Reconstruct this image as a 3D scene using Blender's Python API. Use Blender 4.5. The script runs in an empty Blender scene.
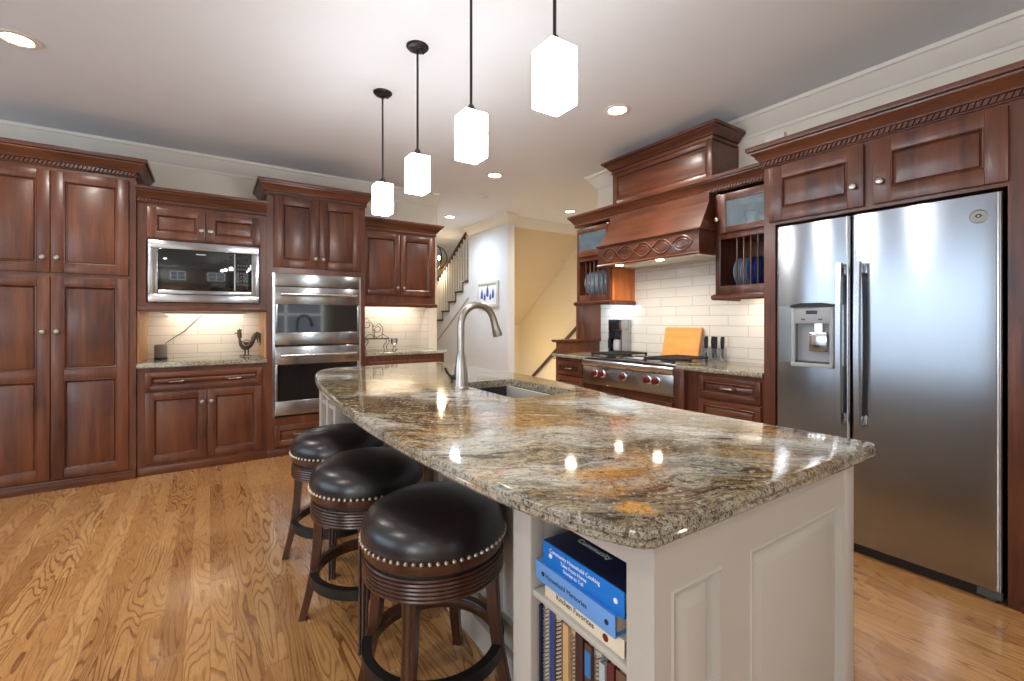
import bpy, bmesh, math, random
from math import sin, cos, pi, radians
from mathutils import Vector, Matrix
random.seed(7)
S = bpy.context.scene
COL = S.collection

# ------------------------------------------------------------------ camera
cam_d = bpy.data.cameras.new('camera')
cam = bpy.data.objects.new('camera', cam_d)
COL.objects.link(cam)
cam.location = (0, 0, 1.28)
YAW = math.atan(302 / 454.0)
cam.rotation_euler = (radians(90), 0, -YAW)
cam_d.sensor_width = 36
cam_d.lens = 454 / 1024 * 36
cam_d.shift_y = -19.5 / 1024
cam_d.clip_start = 0.05
S.camera = cam

# ------------------------------------------------------------------ light and exposure
S.view_settings.view_transform = 'Standard'
S.view_settings.look = 'None'
S.view_settings.gamma = 1
S.view_settings.use_curve_mapping = False
S.view_settings.exposure = 0.55
W = bpy.data.worlds.new('sky')
S.world = W
W.use_nodes = True
W.node_tree.nodes['Background'].inputs[0].default_value = (.75, .87, 1, 1)
W.node_tree.nodes['Background'].inputs[1].default_value = 1.0


def lamp(name, kind, loc, energy, color=(1, 1, 1), rot=(0, 0, 0), **kw):
    d = bpy.data.lights.new(name, kind)
    d.energy = energy
    d.color = color
    for k, v in kw.items():
        setattr(d, k, v)
    o = bpy.data.objects.new(name, d)
    o.location = loc
    o.rotation_euler = rot
    COL.objects.link(o)
    return o


# daylight through the two windows behind the camera and the two windows left of it
DAY = (.86, .93, 1)
lamp('window_daylight', 'AREA', (-2.2, -3.12, 1.45), 36, DAY, (radians(-90), 0, 0), shape='RECTANGLE', size=1.5, size_y=1.5)
lamp('window_daylight', 'AREA', (1.6, -3.12, 1.45), 40, DAY, (radians(-90), 0, 0), shape='RECTANGLE', size=1.8, size_y=1.5)
lamp('window_daylight', 'AREA', (-4.12, -2.0, 1.55), 60, DAY, (0, radians(-90), 0), shape='RECTANGLE', size=1.5, size_y=1.6)
lamp('window_daylight', 'AREA', (-4.12, 2.7, 1.67), 34, (.62, .8, 1), (0, radians(-90), 0), shape='RECTANGLE', size=1.56, size_y=3.8)


# ------------------------------------------------------------------ materials
def lin(c):
    return tuple((x / 255 / 12.92) if x / 255 <= .04045 else ((x / 255 + .055) / 1.055) ** 2.4 for x in c)


class NT:
    def __init__(s, name):
        s.m = bpy.data.materials.new(name)
        s.m.use_nodes = True
        s.t = s.m.node_tree
        s.b = s.t.nodes['Principled BSDF']
        s.out = s.t.nodes['Material Output']
        s._p = None

    def n(s, typ, **kw):
        x = s.t.nodes.new(typ)
        for k, v in kw.items():
            setattr(x, k, v)
        return x

    def put(s, sock, v):
        if hasattr(v, 'is_output'):
            s.t.links.new(v, sock)
        elif isinstance(v, (tuple, list)):
            sock.default_value = tuple(v) if len(v) == len(sock.default_value) else tuple(v) + (1,)
        else:
            sock.default_value = v

    def pos(s):
        if s._p is None:
            s._p = s.n('ShaderNodeNewGeometry').outputs['Position']
        return s._p

    def mapped(s, scale=(1, 1, 1), rot=(0, 0, 0), loc=(0, 0, 0), vec=None):
        x = s.n('ShaderNodeMapping')
        s.put(x.inputs[0], vec if vec is not None else s.pos())
        x.inputs[1].default_value = loc
        x.inputs[2].default_value = rot
        x.inputs[3].default_value = scale
        return x.outputs[0]

    def noise(s, vec, scale=1, detail=4, rough=.5, dist=0, out=0):
        x = s.n('ShaderNodeTexNoise')
        s.put(x.inputs['Vector'], vec)
        x.inputs['Scale'].default_value = scale
        x.inputs['Detail'].default_value = detail
        x.inputs['Roughness'].default_value = rough
        x.inputs['Distortion'].default_value = dist
        return x.outputs[out]

    def ramp(s, fac, stops, interp='LINEAR'):
        x = s.n('ShaderNodeValToRGB')
        x.color_ramp.interpolation = interp
        el = x.color_ramp.elements
        while len(el) < len(stops):
            el.new(.5)
        for e, (p, c) in zip(el, stops):
            e.position = p
            e.color = (c, c, c, 1) if isinstance(c, (int, float)) else tuple(c) + (1,)
        s.put(x.inputs[0], fac)
        return x.outputs[0]

    def mix(s, a, b, f, mode='MIX'):
        x = s.n('ShaderNodeMix', data_type='RGBA', blend_type=mode)
        s.put(x.inputs[0], f)
        s.put(x.inputs[6], a)
        s.put(x.inputs[7], b)
        return x.outputs[2]

    def math(s, op, a, b=0, c=0):
        x = s.n('ShaderNodeMath', operation=op)
        s.put(x.inputs[0], a)
        s.put(x.inputs[1], b)
        if op in ('MULTIPLY_ADD', 'COMPARE', 'SMOOTH_MIN'):
            s.put(x.inputs[2], c)
        return x.outputs[0]

    def vmath(s, op, a, b=(0, 0, 0)):
        x = s.n('ShaderNodeVectorMath', operation=op)
        s.put(x.inputs[0], a)
        s.put(x.inputs[1], b)
        return x

    def sep(s, v):
        x = s.n('ShaderNodeSeparateXYZ')
        s.put(x.inputs[0], v)
        return x.outputs

    def comb(s, a, b, c):
        x = s.n('ShaderNodeCombineXYZ')
        s.put(x.inputs[0], a); s.put(x.inputs[1], b); s.put(x.inputs[2], c)
        return x.outputs[0]

    def bump(s, h, strength=.1, dist=.01):
        x = s.n('ShaderNodeBump')
        x.inputs['Strength'].default_value = strength
        x.inputs['Distance'].default_value = dist
        s.put(x.inputs['Height'], h)
        s.put(s.b.inputs['Normal'], x.outputs[0])

    def set(s, **kw):
        names = dict(color='Base Color', rough='Roughness', metal='Metallic', coat='Coat Weight', coat_rough='Coat Roughness',
                     spec='Specular IOR Level', aniso='Anisotropic', trans='Transmission Weight', ior='IOR', emit='Emission Color',
                     emit_s='Emission Strength', alpha='Alpha', sheen='Sheen Weight')
        for k, v in kw.items():
            s.put(s.b.inputs[names[k]], v)
        return s.m


def plain(name, rgb, rough=.5, var=.06, **kw):
    t = NT(name)
    c = lin(rgb)
    f = t.noise(t.pos(), 6, 3)
    col = t.mix(tuple(x * (1 - var) for x in c), tuple(min(1, x * (1 + var)) for x in c), f)
    return t.set(color=col, rough=rough, **kw)


def wood(name, dark, mid, light, scale=(14, 14, 1.1), rough=.36, coat=.16):
    t = NT(name)
    v = t.mapped(scale)
    f = t.noise(v, 1.0, 5, .6, .6)
    fine = t.noise(t.mapped(tuple(x * 7 for x in scale)), 1.0, 3, .6)
    blotch = t.noise(t.pos(), 2.6, 3, .5)
    c = t.ramp(f, [(.28, lin(dark)), (.5, lin(mid)), (.75, lin(light))])
    c = t.mix(c, lin(light), t.math('MULTIPLY', t.ramp(blotch, [(.42, 0), (.72, 1)]), .5))
    c = t.mix(c, lin(dark), t.math('MULTIPLY', t.ramp(fine, [(.5, 0), (.75, 1)]), .35))
    return t.set(color=c, rough=rough, coat=coat, coat_rough=.18)


CH = ((54, 25, 15), (89, 45, 27), (122, 70, 41))
M = {}
M['cherry'] = wood('cherry_wood_upright_grain', *CH)
M['cherry_x'] = wood('cherry_wood_level_grain_x', *CH, scale=(1.1, 14, 14))
M['cherry_y'] = wood('cherry_wood_level_grain_y', *CH, scale=(14, 1.1, 14))
M['cherry_dark'] = plain('cherry_wood_groove', (62, 26, 16), .4)
M['stool_wood'] = wood('dark_walnut_stool', (34, 18, 12), (62, 34, 22), (92, 54, 34), rough=.28)
M['dark_rail'] = plain('dark_stair_wood', (58, 36, 26), .4)
M['cherry_lit'] = wood('cherry_wood_painted_hood_light', (150, 78, 34), (196, 108, 48), (214, 128, 62), rough=.4, coat=.1)  # rack cherry with the warm hood light painted into its colour
M['niche_lit'] = wood('niche_wood_painted_strip_light', (176, 126, 82), (200, 150, 102), (214, 168, 122), rough=.5, coat=0)  # cabinet wood on the niche sides, strip light glow put into the colour
M['honey_wood'] = wood('honey_board_wood', (196, 128, 60), (214, 146, 74), (228, 164, 92), scale=(12, 1.5, 12), rough=.45, coat=0)
M['white_paint'] = plain('white_cabinet_paint', (188, 182, 173), .38, .03)
M['trim_white'] = plain('white_trim_paint', (224, 217, 206), .45, .02)
M['wall_paint'] = plain('warm_grey_wall_paint', (222, 213, 198), .8, .03)
M['hall_white'] = plain('cool_white_wall_paint', (224, 226, 230), .8, .02)
M['stair_beige'] = plain('beige_wall_paint', (222, 207, 180), .8, .03)
M['soffit_beige'] = plain('beige_soffit_paint', (212, 192, 160), .8, .03)
M['ceiling_paint'] = plain('ceiling_paint', (226, 229, 234), .85, .02)
M['nickel'] = plain('satin_nickel', (178, 172, 163), .28, .05, metal=1)
M['badge_metal'] = plain('grey_badge_metal', (134, 134, 128), .4, .1, metal=.6)
M['chrome'] = plain('bright_steel', (214, 214, 214), .16, .03, metal=1)
M['black_metal'] = plain('black_iron', (28, 27, 27), .45, .2)
M['bronze'] = plain('dark_bronze', (50, 48, 48), .4, .15, metal=.7)
M['brass_nail'] = plain('antique_nail_metal', (216, 206, 192), .28, .1, metal=1)
M['black_glass'] = plain('black_glass', (14, 15, 18), .06, .1, coat=.6)
M['black_plastic'] = plain('black_plastic', (24, 24, 26), .4, .1)
M['grey_plastic'] = plain('grey_plastic', (168, 170, 174), .35, .04)
M['speaker_cloth'] = plain('speaker_cloth', (128, 120, 112), .8, .15)
M['rooster'] = plain('worn_pewter', (112, 100, 88), .5, .3, metal=.4)
M['dark_grey'] = plain('dark_grey_plastic', (74, 72, 74), .6, .15)
M['sink'] = plain('grey_composite', (31, 34, 39), .5, .12)
M['red_knob'] = plain('red_knob_enamel', (104, 22, 28), .25, .05, coat=.6)
M['plate_blue'] = plain('slate_blue_glaze', (142, 164, 178), .2, .1, coat=.5)
M['plate_cobalt'] = plain('cobalt_glaze', (44, 66, 132), .2, .1, coat=.5)
M['plate_navy'] = plain('navy_glaze', (32, 36, 62), .2, .1, coat=.5)
M['white_ceramic'] = plain('white_ceramic', (232, 232, 228), .25, .02)
M['teal'] = plain('teal_glaze', (110, 160, 160), .25, .05)
M['paper'] = plain('page_paper', (196, 180, 160), .8, .08)
M['ink'] = plain('dark_ink', (40, 44, 58), .7, 0)
M['white_ink'] = plain('white_ink', (238, 242, 248), .6, 0)
M['display'] = plain('dark_display', (20, 30, 44), .2, .05)
M['liner_steel'] = plain('hood_liner_steel', (200, 192, 178), .3, .03, metal=1)
M['art_paper'] = plain('white_art_paper', (236, 238, 244), .8, .01)
M['art_blue'] = plain('blue_print_ink', (70, 84, 158), .8, .2)
M['frame_grey'] = plain('pale_grey_frame', (206, 206, 198), .5, .05)


def leather():
    t = NT('black_brown_leather')
    f = t.noise(t.pos(), 3.2, 4, .6)
    c = t.mix(lin((18, 16, 19)), lin((34, 26, 28)), f)
    t.bump(t.noise(t.pos(), 260, 3), .12, .002)
    return t.set(color=c, rough=.33, coat=.25, coat_rough=.2)


M['leather'] = leather()


def steel(name, col, stretch, rough=.25):
    t = NT(name)
    f = t.noise(t.mapped(stretch), 1, 3, .7)
    c = t.mix(tuple(x * .9 for x in lin(col)), lin(col), f)
    r = t.math('MULTIPLY_ADD', f, .1, rough - .05)
    m = t.set(color=c, rough=r, metal=1, aniso=.75)
    t.b.inputs['Anisotropic Rotation'].default_value = 0
    t.put(t.b.inputs['Tangent'], t.comb(0, 0, 1))
    return m


M['steel'] = steel('brushed_steel', (168, 171, 176), (300, 300, 3), .19)
M['steel_oven'] = steel('oven_steel', (178, 179, 182), (3, 3, 400), .22)


def emission(name, rgb, strength):
    t = NT(name)
    return t.set(color=(.9, .9, .9), emit=lin(rgb), emit_s=strength, rough=.5)


M['shade_glow'] = emission('lit_opal_glass', (252, 252, 252), 26)
M['bulb_warm'] = emission('lit_warm_lens', (255, 236, 204), 16)
M['bulb_cool'] = emission('lit_cool_lens', (226, 238, 255), 16)
M['bulb_strip'] = emission('lit_strip_lens', (255, 232, 196), 1)
M['candle'] = emission('lit_candle_bulb', (255, 220, 160), 12)


def pane(name, tint, gloss=.12):
    t = NT(name)
    tr = t.n('ShaderNodeBsdfTransparent')
    tr.inputs[0].default_value = tuple(tint) + (1,)
    gl = t.n('ShaderNodeBsdfGlossy')
    gl.inputs['Roughness'].default_value = .04
    fr = t.n('ShaderNodeFresnel')
    fr.inputs[0].default_value = 1.45
    k = t.math('MAXIMUM', fr.outputs[0], gloss)
    mx = t.n('ShaderNodeMixShader')
    t.put(mx.inputs[0], k)
    t.put(mx.inputs[1], tr.outputs[0])
    t.put(mx.inputs[2], gl.outputs[0])
    t.t.links.new(mx.outputs[0], t.out.inputs[0])
    return t.m


def seeded(name):
    t = NT(name)
    tr = t.n('ShaderNodeBsdfTransparent')
    tr.inputs[0].default_value = (.9, .94, .96, 1)
    df = t.n('ShaderNodeBsdfDiffuse')
    df.inputs[0].default_value = lin((150, 174, 186)) + (1,)
    gl = t.n('ShaderNodeBsdfGlossy')
    gl.inputs['Roughness'].default_value = .08
    m1 = t.n('ShaderNodeMixShader')
    t.put(m1.inputs[0], t.ramp(t.noise(t.mapped((60, 60, 18)), 1, 2, .5), [(.35, .2), (.65, .34)]))
    t.put(m1.inputs[1], tr.outputs[0])
    t.put(m1.inputs[2], df.outputs[0])
    m2 = t.n('ShaderNodeMixShader')
    m2.inputs[0].default_value = .1
    t.put(m2.inputs[1], m1.outputs[0])
    t.put(m2.inputs[2], gl.outputs[0])
    t.t.links.new(m2.outputs[0], t.out.inputs[0])
    return t.m


M['cab_glass'] = seeded('seeded_cabinet_glass')
M['clear'] = pane('clear_acrylic', (.86, .88, .9), .08)
M['carafe_glass'] = pane('carafe_glass', (.35, .36, .38), .12)


def granite():
    t = NT('granite_gold_and_grey')
    p = t.pos()
    w = t.noise(p, 1.5, 3, .5, 0, 1)
    sc = t.vmath('SCALE', t.vmath('SUBTRACT', w, (.5, .5, .5)).outputs[0])
    sc.inputs['Scale'].default_value = .42
    q = t.vmath('ADD', p, sc.outputs[0]).outputs[0]
    qr = t.mapped((1, 1, 1), (0, 0, radians(38)), vec=q)
    vn = t.noise(t.mapped((2.3, 9.5, 6), vec=qr), 1.0, 12, .7, .6)
    zone = t.noise(t.mapped((1.1, 2.2, 2), loc=(4.2, 1.3, 0), vec=qr), 1.0, 4, .55, .5)
    pale = t.ramp(vn, [(.30, lin((58, 54, 48))), (.38, lin((128, 122, 106))), (.44, lin((196, 192, 176))),
                       (.49, lin((158, 154, 140))), (.53, lin((214, 210, 198))), (.58, lin((122, 118, 106))),
                       (.64, lin((196, 188, 168))), (.72, lin((84, 78, 68)))])
    brown = t.ramp(vn, [(.30, lin((32, 29, 26))), (.39, lin((92, 76, 54))), (.44, lin((152, 128, 88))),
                        (.48, lin((62, 54, 44))), (.53, lin((178, 160, 124))), (.57, lin((84, 70, 50))),
                        (.63, lin((150, 122, 78))), (.72, lin((48, 42, 34)))])
    base = t.mix(brown, pale, t.ramp(zone, [(.53, 0), (.62, 1)]))

    def blob(cx, cy, r, soft, amt, wob=.18):
        d = t.vmath('DISTANCE', t.vmath('ADD', t.vmath('MULTIPLY', p, (1, 1, 0)).outputs[0],
                    t.vmath('MULTIPLY', t.vmath('SUBTRACT', t.noise(p, 7, 5, .65, 0, 1), (.5, .5, .5)).outputs[0], (wob * 2, wob * 2, 0)).outputs[0]).outputs[0], (cx, cy, 0)).outputs['Value']
        return t.math('MULTIPLY', t.ramp(d, [(max(0, r - soft), 1), (r + soft, 0)]), amt)
    st = t.ramp(vn, [(.38, .1), (.46, 1), (.52, .35), (.6, .9)])
    fine = t.noise(t.mapped((7, 22, 12), vec=qr), 1.0, 8, .7, .4)
    goldc = t.ramp(fine, [(.34, lin((66, 46, 24))), (.46, lin((168, 120, 46))), (.54, lin((206, 164, 80))), (.64, lin((128, 82, 28)))])
    rustc = t.ramp(fine, [(.34, lin((62, 42, 24))), (.45, lin((166, 106, 38))), (.54, lin((212, 152, 62))), (.64, lin((112, 70, 28)))])
    for cx, cy, r in ((.88, 1.36, .2), (1.07, 1.12, .13), (1.5, .76, .13), (.86, 2.45, .22), (.56, 1.3, .06), (.5, 2.0, .06), (1.2, .62, .06), (1.62, 1.6, .1)):
        base = t.mix(base, goldc, t.math('MULTIPLY', blob(cx, cy, r, .1, .85), st))
    for cx, cy, r in ((.77, .735, .085), (.69, .685, .055), (.9, .8, .06), (.56, .9, .035)):
        base = t.mix(base, rustc, t.math('MULTIPLY', blob(cx, cy, r, .06, .9), t.ramp(fine, [(.36, .25), (.5, 1), (.6, .55)])))
    for cx, cy, r in ((.55, 1.05, .09), (.66, 1.17, .09), (.92, 1.11, .07), (1.14, .98, .08), (.94, 1.95, .14), (1.3, 1.45, .12), (1.3, .75, .08), (.5, 1.55, .06), (1.48, .6, .06)):
        base = t.mix(base, lin((212, 214, 206)), t.math('MULTIPLY', blob(cx, cy, r, .07, .85), t.ramp(vn, [(.40, .05), (.47, .9), (.52, .4), (.56, 1)])))
    for cx, cy, r in ((.56, 2.0, .2), (.65, 2.8, .2), (.96, .64, .1), (.6, .56, .08), (1.12, 1.3, .06), (.72, .6, .05), (.8, 1.75, .12)):
        base = t.mix(base, lin((46, 42, 38)), t.math('MULTIPLY', blob(cx, cy, r, .08, .85), t.ramp(vn, [(.40, 1), (.47, .15), (.5, .8), (.56, .1)])))
    dk = t.noise(t.mapped((5.5, 25, 14), loc=(1, 2, 0), vec=qr), 1.0, 9, .72, .5)
    base = t.mix(base, lin((30, 27, 24)), t.math('MULTIPLY', t.ramp(dk, [(.53, 0), (.6, 1)]), t.ramp(zone, [(.42, .85), (.64, .35)])))
    base = t.mix(base, lin((222, 214, 190)), t.math('MULTIPLY', t.ramp(dk, [(.36, 1), (.42, 0)]), .6))
    base = t.mix(base, lin((228, 160, 40)), blob(.675, .578, .03, .012, .95, .05))
    base = t.mix(base, lin((26, 24, 23)), t.math('MULTIPLY', t.ramp(t.noise(p, 80, 5, .78), [(.53, 0), (.6, 1)]), .62))
    base = t.mix(base, lin((226, 220, 204)), t.math('MULTIPLY', t.ramp(t.noise(p, 62, 4, .72), [(.57, 0), (.65, 1)]), .5))
    geo = t.n('ShaderNodeNewGeometry')
    nz = t.math('ABSOLUTE', t.sep(geo.outputs['Normal'])[2])
    rim = t.math('MAXIMUM', t.ramp(nz, [(.6, 1), (.98, 0)]), t.math('MAXIMUM', blob(.68, .52, .06, .05, .9), blob(.62, .66, .04, .05, .8)))
    salt = t.ramp(t.noise(p, 105, 5, .75), [(.40, lin((40, 37, 34))), (.47, lin((110, 102, 88))), (.52, lin((206, 198, 180))), (.6, lin((120, 110, 94)))])
    base = t.mix(base, salt, t.math('MULTIPLY', rim, .6))
    return t.set(color=base, rough=.07, spec=.42)


M['granite'] = granite()


def oak_floor():
    t = NT('red_oak_strip_floor')
    x, y, z = t.sep(t.pos())
    wd = .083
    row = t.math('FLOOR', t.math('DIVIDE', x, wd))
    wn = t.n('ShaderNodeTexWhiteNoise', noise_dimensions='1D')
    t.put(wn.inputs['W'], row)
    yy = t.math('ADD', y, t.math('MULTIPLY', wn.outputs['Value'], 7))
    pl = t.math('FLOOR', t.math('DIVIDE', yy, 1.35))
    idn = t.n('ShaderNodeTexWhiteNoise', noise_dimensions='2D')
    t.put(idn.inputs['Vector'], t.comb(row, pl, 0))
    rid = idn.outputs['Value']
    rcol = t.sep(idn.outputs['Color'])
    fx = t.math('FRACT', t.math('DIVIDE', x, wd))
    fy = t.math('FRACT', t.math('DIVIDE', yy, 1.35))
    # cathedral figure: contour lines of a stretched noise, one offset for each board
    v = t.comb(t.math('MULTIPLY_ADD', x, 9.5, t.math('MULTIPLY', rcol[0], 60)), t.math('MULTIPLY_ADD', y, 1.15, t.math('MULTIPLY', rcol[1], 60)), t.math('MULTIPLY', rid, 90))
    nn = t.noise(v, 1.0, 1.6, .35, .25)
    con = t.math('FRACT', t.math('MULTIPLY', nn, 19))
    line = t.ramp(con, [(0, .1), (.62, 0), (.86, .9), (1, 1)])
    breakup = t.noise(t.comb(t.math('MULTIPLY', x, 190), t.math('MULTIPLY', y, 9), 0), 1, 3, .6)
    pores = t.ramp(breakup, [(.44, 0), (.62, 1)])
    tone = t.ramp(rid, [(0, lin((162, 114, 66))), (.5, lin((184, 134, 80))), (1, lin((200, 152, 97)))])
    fig = t.math('MULTIPLY', line, t.math('MULTIPLY_ADD', rcol[2], .45, .45))
    c = t.mix(tone, lin((100, 56, 26)), fig)
    c = t.mix(c, lin((136, 84, 44)), t.math('MULTIPLY', pores, .38))
    c = t.mix(c, lin((228, 176, 118)), t.math('MULTIPLY', t.ramp(t.noise(t.pos(), 1.4, 2), [(.45, 0), (.75, 1)]), .2))
    seam = t.math('MAXIMUM', t.math('LESS_THAN', fx, .018), t.math('LESS_THAN', fy, .0018))
    c = t.mix(c, lin((96, 56, 28)), t.math('MULTIPLY', seam, .6))
    return t.set(color=c, rough=t.math('MULTIPLY_ADD', pores, .1, .2), coat=.35, coat_rough=.1)


M['floor'] = oak_floor()


def tile(name, axis, w, h, off, col, grout):
    t = NT(name)
    xyz = t.sep(t.pos())
    v = t.comb(t.math('ADD', xyz[axis], off), xyz[2], 0)
    b = t.n('ShaderNodeTexBrick')
    t.put(b.inputs['Vector'], v)
    b.inputs['Color1'].default_value = lin(col) + (1,)
    b.inputs['Color2'].default_value = tuple(x * .93 for x in lin(col)) + (1,)
    b.inputs['Mortar'].default_value = lin(grout) + (1,)
    b.inputs['Scale'].default_value = 1
    b.inputs['Mortar Size'].default_value = .0028
    b.inputs['Mortar Smooth'].default_value = .2
    b.inputs['Brick Width'].default_value = w
    b.inputs['Row Height'].default_value = h
    c = t.mix(b.outputs['Color'], tuple(x * .9 for x in lin(col)), t.math('MULTIPLY', t.noise(t.pos(), 11, 3), .25))
    t.bump(t.math('SUBTRACT', 1, b.outputs['Fac']), .3, .004)
    return t.set(color=c, rough=.16, coat=.2)


M['tile_x'] = tile('subway_tile_niche', 0, .385, .088, .1, (216, 208, 196), (170, 160, 146))
M['tile_y'] = tile('subway_tile_range_wall', 1, .34, .0885, .05, (218, 213, 205), (172, 163, 152))


# ------------------------------------------------------------------ mesh tools
def FA(a, d, z):
    return (a, d, z)


def FB(a, d, z):           # a runs along -Y (to the right when facing the range wall), d along +X
    return (d, -a, z)


class MB:
    def __init__(s, frame=FA):
        s.bm = bmesh.new()
        s.f = frame

    def v(s, p):
        return s.bm.verts.new(s.f(*p))

    def face(s, vs):
        try:
            return s.bm.faces.new(vs)
        except ValueError:
            return None

    def box(s, x0, y0, z0, x1, y1, z1, bev=0):
        x0, x1 = min(x0, x1), max(x0, x1)
        y0, y1 = min(y0, y1), max(y0, y1)
        z0, z1 = min(z0, z1), max(z0, z1)
        c = [s.v((x, y, z)) for z in (z0, z1) for y in (y0, y1) for x in (x0, x1)]
        fs = [s.face([c[i] for i in q]) for q in ((0, 2, 3, 1), (4, 5, 7, 6), (0, 1, 5, 4), (2, 6, 7, 3), (0, 4, 6, 2), (1, 3, 7, 5))]
        if bev:
            es = list({e for f in fs for e in f.edges})
            bmesh.ops.bevel(s.bm, geom=es, offset=bev, segments=2, affect='EDGES', profile=.5)
        return s

    def loft(s, secs, cap0=True, cap1=True, closed=False):
        rings = [[s.v(p) for p in sec] for sec in secs]
        n = len(rings[0])
        pairs = list(zip(rings, rings[1:]))
        if closed:
            pairs.append((rings[-1], rings[0]))
        for a, b in pairs:
            for i in range(n):
                j = (i + 1) % n
                s.face([a[i], a[j], b[j], b[i]])
        if not closed:
            if cap0:
                s.face(rings[0][::-1])
            if cap1:
                s.face(rings[-1])
        return s

    def lathe(s, prof, c=(0, 0, 0), seg=32, axis='z', cap=True):
        secs = []
        for r, h in prof:
            r = max(r, 1e-4)
            sec = []
            for i in range(seg):
                a = 2 * pi * i / seg
                u, w = r * cos(a), r * sin(a)
                if axis == 'z':
                    p = (c[0] + u, c[1] + w, c[2] + h)
                elif axis == 'y':
                    p = (c[0] + u, c[1] + h, c[2] + w)
                else:
                    p = (c[0] + h, c[1] + u, c[2] + w)
                sec.append(p)
            secs.append(sec)
        return s.loft(secs, cap, cap)

    def tube(s, pts, r, seg=10, closed=False, taper=None):
        P = [Vector(p) for p in pts]
        n = len(P)
        secs = []
        up = None
        for i in range(n):
            if closed:
                d = P[(i + 1) % n] - P[i - 1]
            else:
                d = P[min(i + 1, n - 1)] - P[max(i - 1, 0)]
            d.normalize()
            if up is None:
                up = Vector((0, 0, 1)) if abs(d.z) < .9 else Vector((1, 0, 0))
            x = d.cross(up)
            if x.length < 1e-6:
                x = d.cross(Vector((0, 1, 0)))
            x.normalize()
            up = x.cross(d).normalized()
            rr = r if taper is None else r * taper[i]
            secs.append([tuple(P[i] + x * rr * cos(2 * pi * k / seg) + up * rr * sin(2 * pi * k / seg)) for k in range(seg)])
        return s.loft(secs, closed=closed)

    def prism(s, poly, z0, z1):
        return s.loft([[(x, y, z0) for x, y in poly], [(x, y, z1) for x, y in poly]])

    def prism_y(s, poly, y0, y1):
        return s.loft([[(x, y0, z) for x, z in poly], [(x, y1, z) for x, z in poly]])

    def prism_x(s, poly, x0, x1):
        return s.loft([[(x0, y, z) for y, z in poly], [(x1, y, z) for y, z in poly]])

    def sweep(s, prof, path, closed=False):
        """prof: (out, z) pairs; path: (x, y); out is to the right of the walking direction."""
        n = len(path)
        P = [Vector(p) for p in path]
        secs = []
        for i in range(n):
            a = (P[i] - P[i - 1]).normalized() if (i > 0 or closed) else None
            b = (P[(i + 1) % n] - P[i]).normalized() if (i < n - 1 or closed) else None
            a = a or b
            b = b or a
            na, nb = Vector((a.y, -a.x)), Vector((b.y, -b.x))
            m = (na + nb).normalized()
            k = 1 / max(.3, m.dot(na))
            secs.append([(P[i].x + m.x * o * k, P[i].y + m.y * o * k, z) for o, z in prof])
        return s.loft(secs, closed=closed)

    def ball(s, c, r, sub=1, sc=(1, 1, 1)):
        m = bmesh.ops.create_icosphere(s.bm, subdivisions=sub, radius=r)
        for v in m['verts']:
            v.co = Vector(s.f(c[0] + v.co.x * sc[0], c[1] + v.co.y * sc[1], c[2] + v.co.z * sc[2]))
        return s

    def build(s, name, mat, parent=None, smooth=True, angle=32):
        bmesh.ops.recalc_face_normals(s.bm, faces=s.bm.faces[:])
        if parent is not None:
            bmesh.ops.translate(s.bm, verts=s.bm.verts[:], vec=-Vector(ROOT[parent.name]))
        me = bpy.data.meshes.new(name)
        s.bm.to_mesh(me)
        s.bm.free()
        if smooth:
            me.polygons.foreach_set('use_smooth', [True] * len(me.polygons))
            me.set_sharp_from_angle(angle=radians(angle))
        me.materials.append(M[mat] if isinstance(mat, str) else mat)
        o = bpy.data.objects.new(name, me)
        COL.objects.link(o)
        if parent is not None:
            o.parent = parent
            ROOT[o.name] = ROOT[parent.name]
        return o


ROOT = {}


def thing(name, label, cat, loc, group=None):
    o = bpy.data.objects.new(name, None)
    COL.objects.link(o)
    o.location = loc
    o.empty_display_size = .1
    o['label'] = label
    o['category'] = cat
    if group:
        o['group'] = group
    ROOT[o.name] = tuple(loc)
    return o


def single(mb, name, mat, label, cat, group=None):
    o = mb.build(name, mat)
    o['label'] = label
    o['category'] = cat
    if group:
        o['group'] = group
    return o


def struct(mb, name, mat, smooth=False):
    o = mb.build(name, mat, smooth=smooth)
    o['kind'] = 'structure'
    return o


def dup(root, loc, label, group=None, rotz=0):
    r = root.copy()
    COL.objects.link(r)
    r.location = loc
    r.rotation_euler = (0, 0, rotz)
    r['label'] = label
    if group:
        r['group'] = group
    for ch in root.children:
        c = ch.copy()
        COL.objects.link(c)
        c.parent = r
        for g in ch.children:
            d = g.copy()
            COL.objects.link(d)
            d.parent = c
    return r


def text_on(frame_rot, txt, size, loc, mat, parent, name='lettering', align='CENTER', extrude=.0004, sx=1):
    cu = bpy.data.curves.new('t', 'FONT')
    cu.body = txt
    cu.size = size
    cu.align_x = align
    cu.align_y = 'CENTER'
    cu.extrude = extrude
    to = bpy.data.objects.new('t', cu)
    COL.objects.link(to)
    dg = bpy.context.evaluated_depsgraph_get()
    me = bpy.data.meshes.new_from_object(to.evaluated_get(dg))
    bpy.data.objects.remove(to)
    bpy.data.curves.remove(cu)
    me.name = name
    base = Vector(ROOT[parent.name]) if parent else Vector((0, 0, 0))
    me.transform(Matrix.Translation(Vector(loc) - base) @ frame_rot @ Matrix.Diagonal((sx, 1, 1, 1)))
    me.materials.clear()
    me.materials.append(M[mat])
    o = bpy.data.objects.new(name, me)
    COL.objects.link(o)
    if parent:
        o.parent = parent
        ROOT[o.name] = ROOT[parent.name]
    return o


ROT_A = Matrix.Rotation(radians(90), 4, 'X')
ROT_B = Matrix.Rotation(radians(-90), 4, 'Z') @ Matrix.Rotation(radians(90), 4, 'X')

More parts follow.
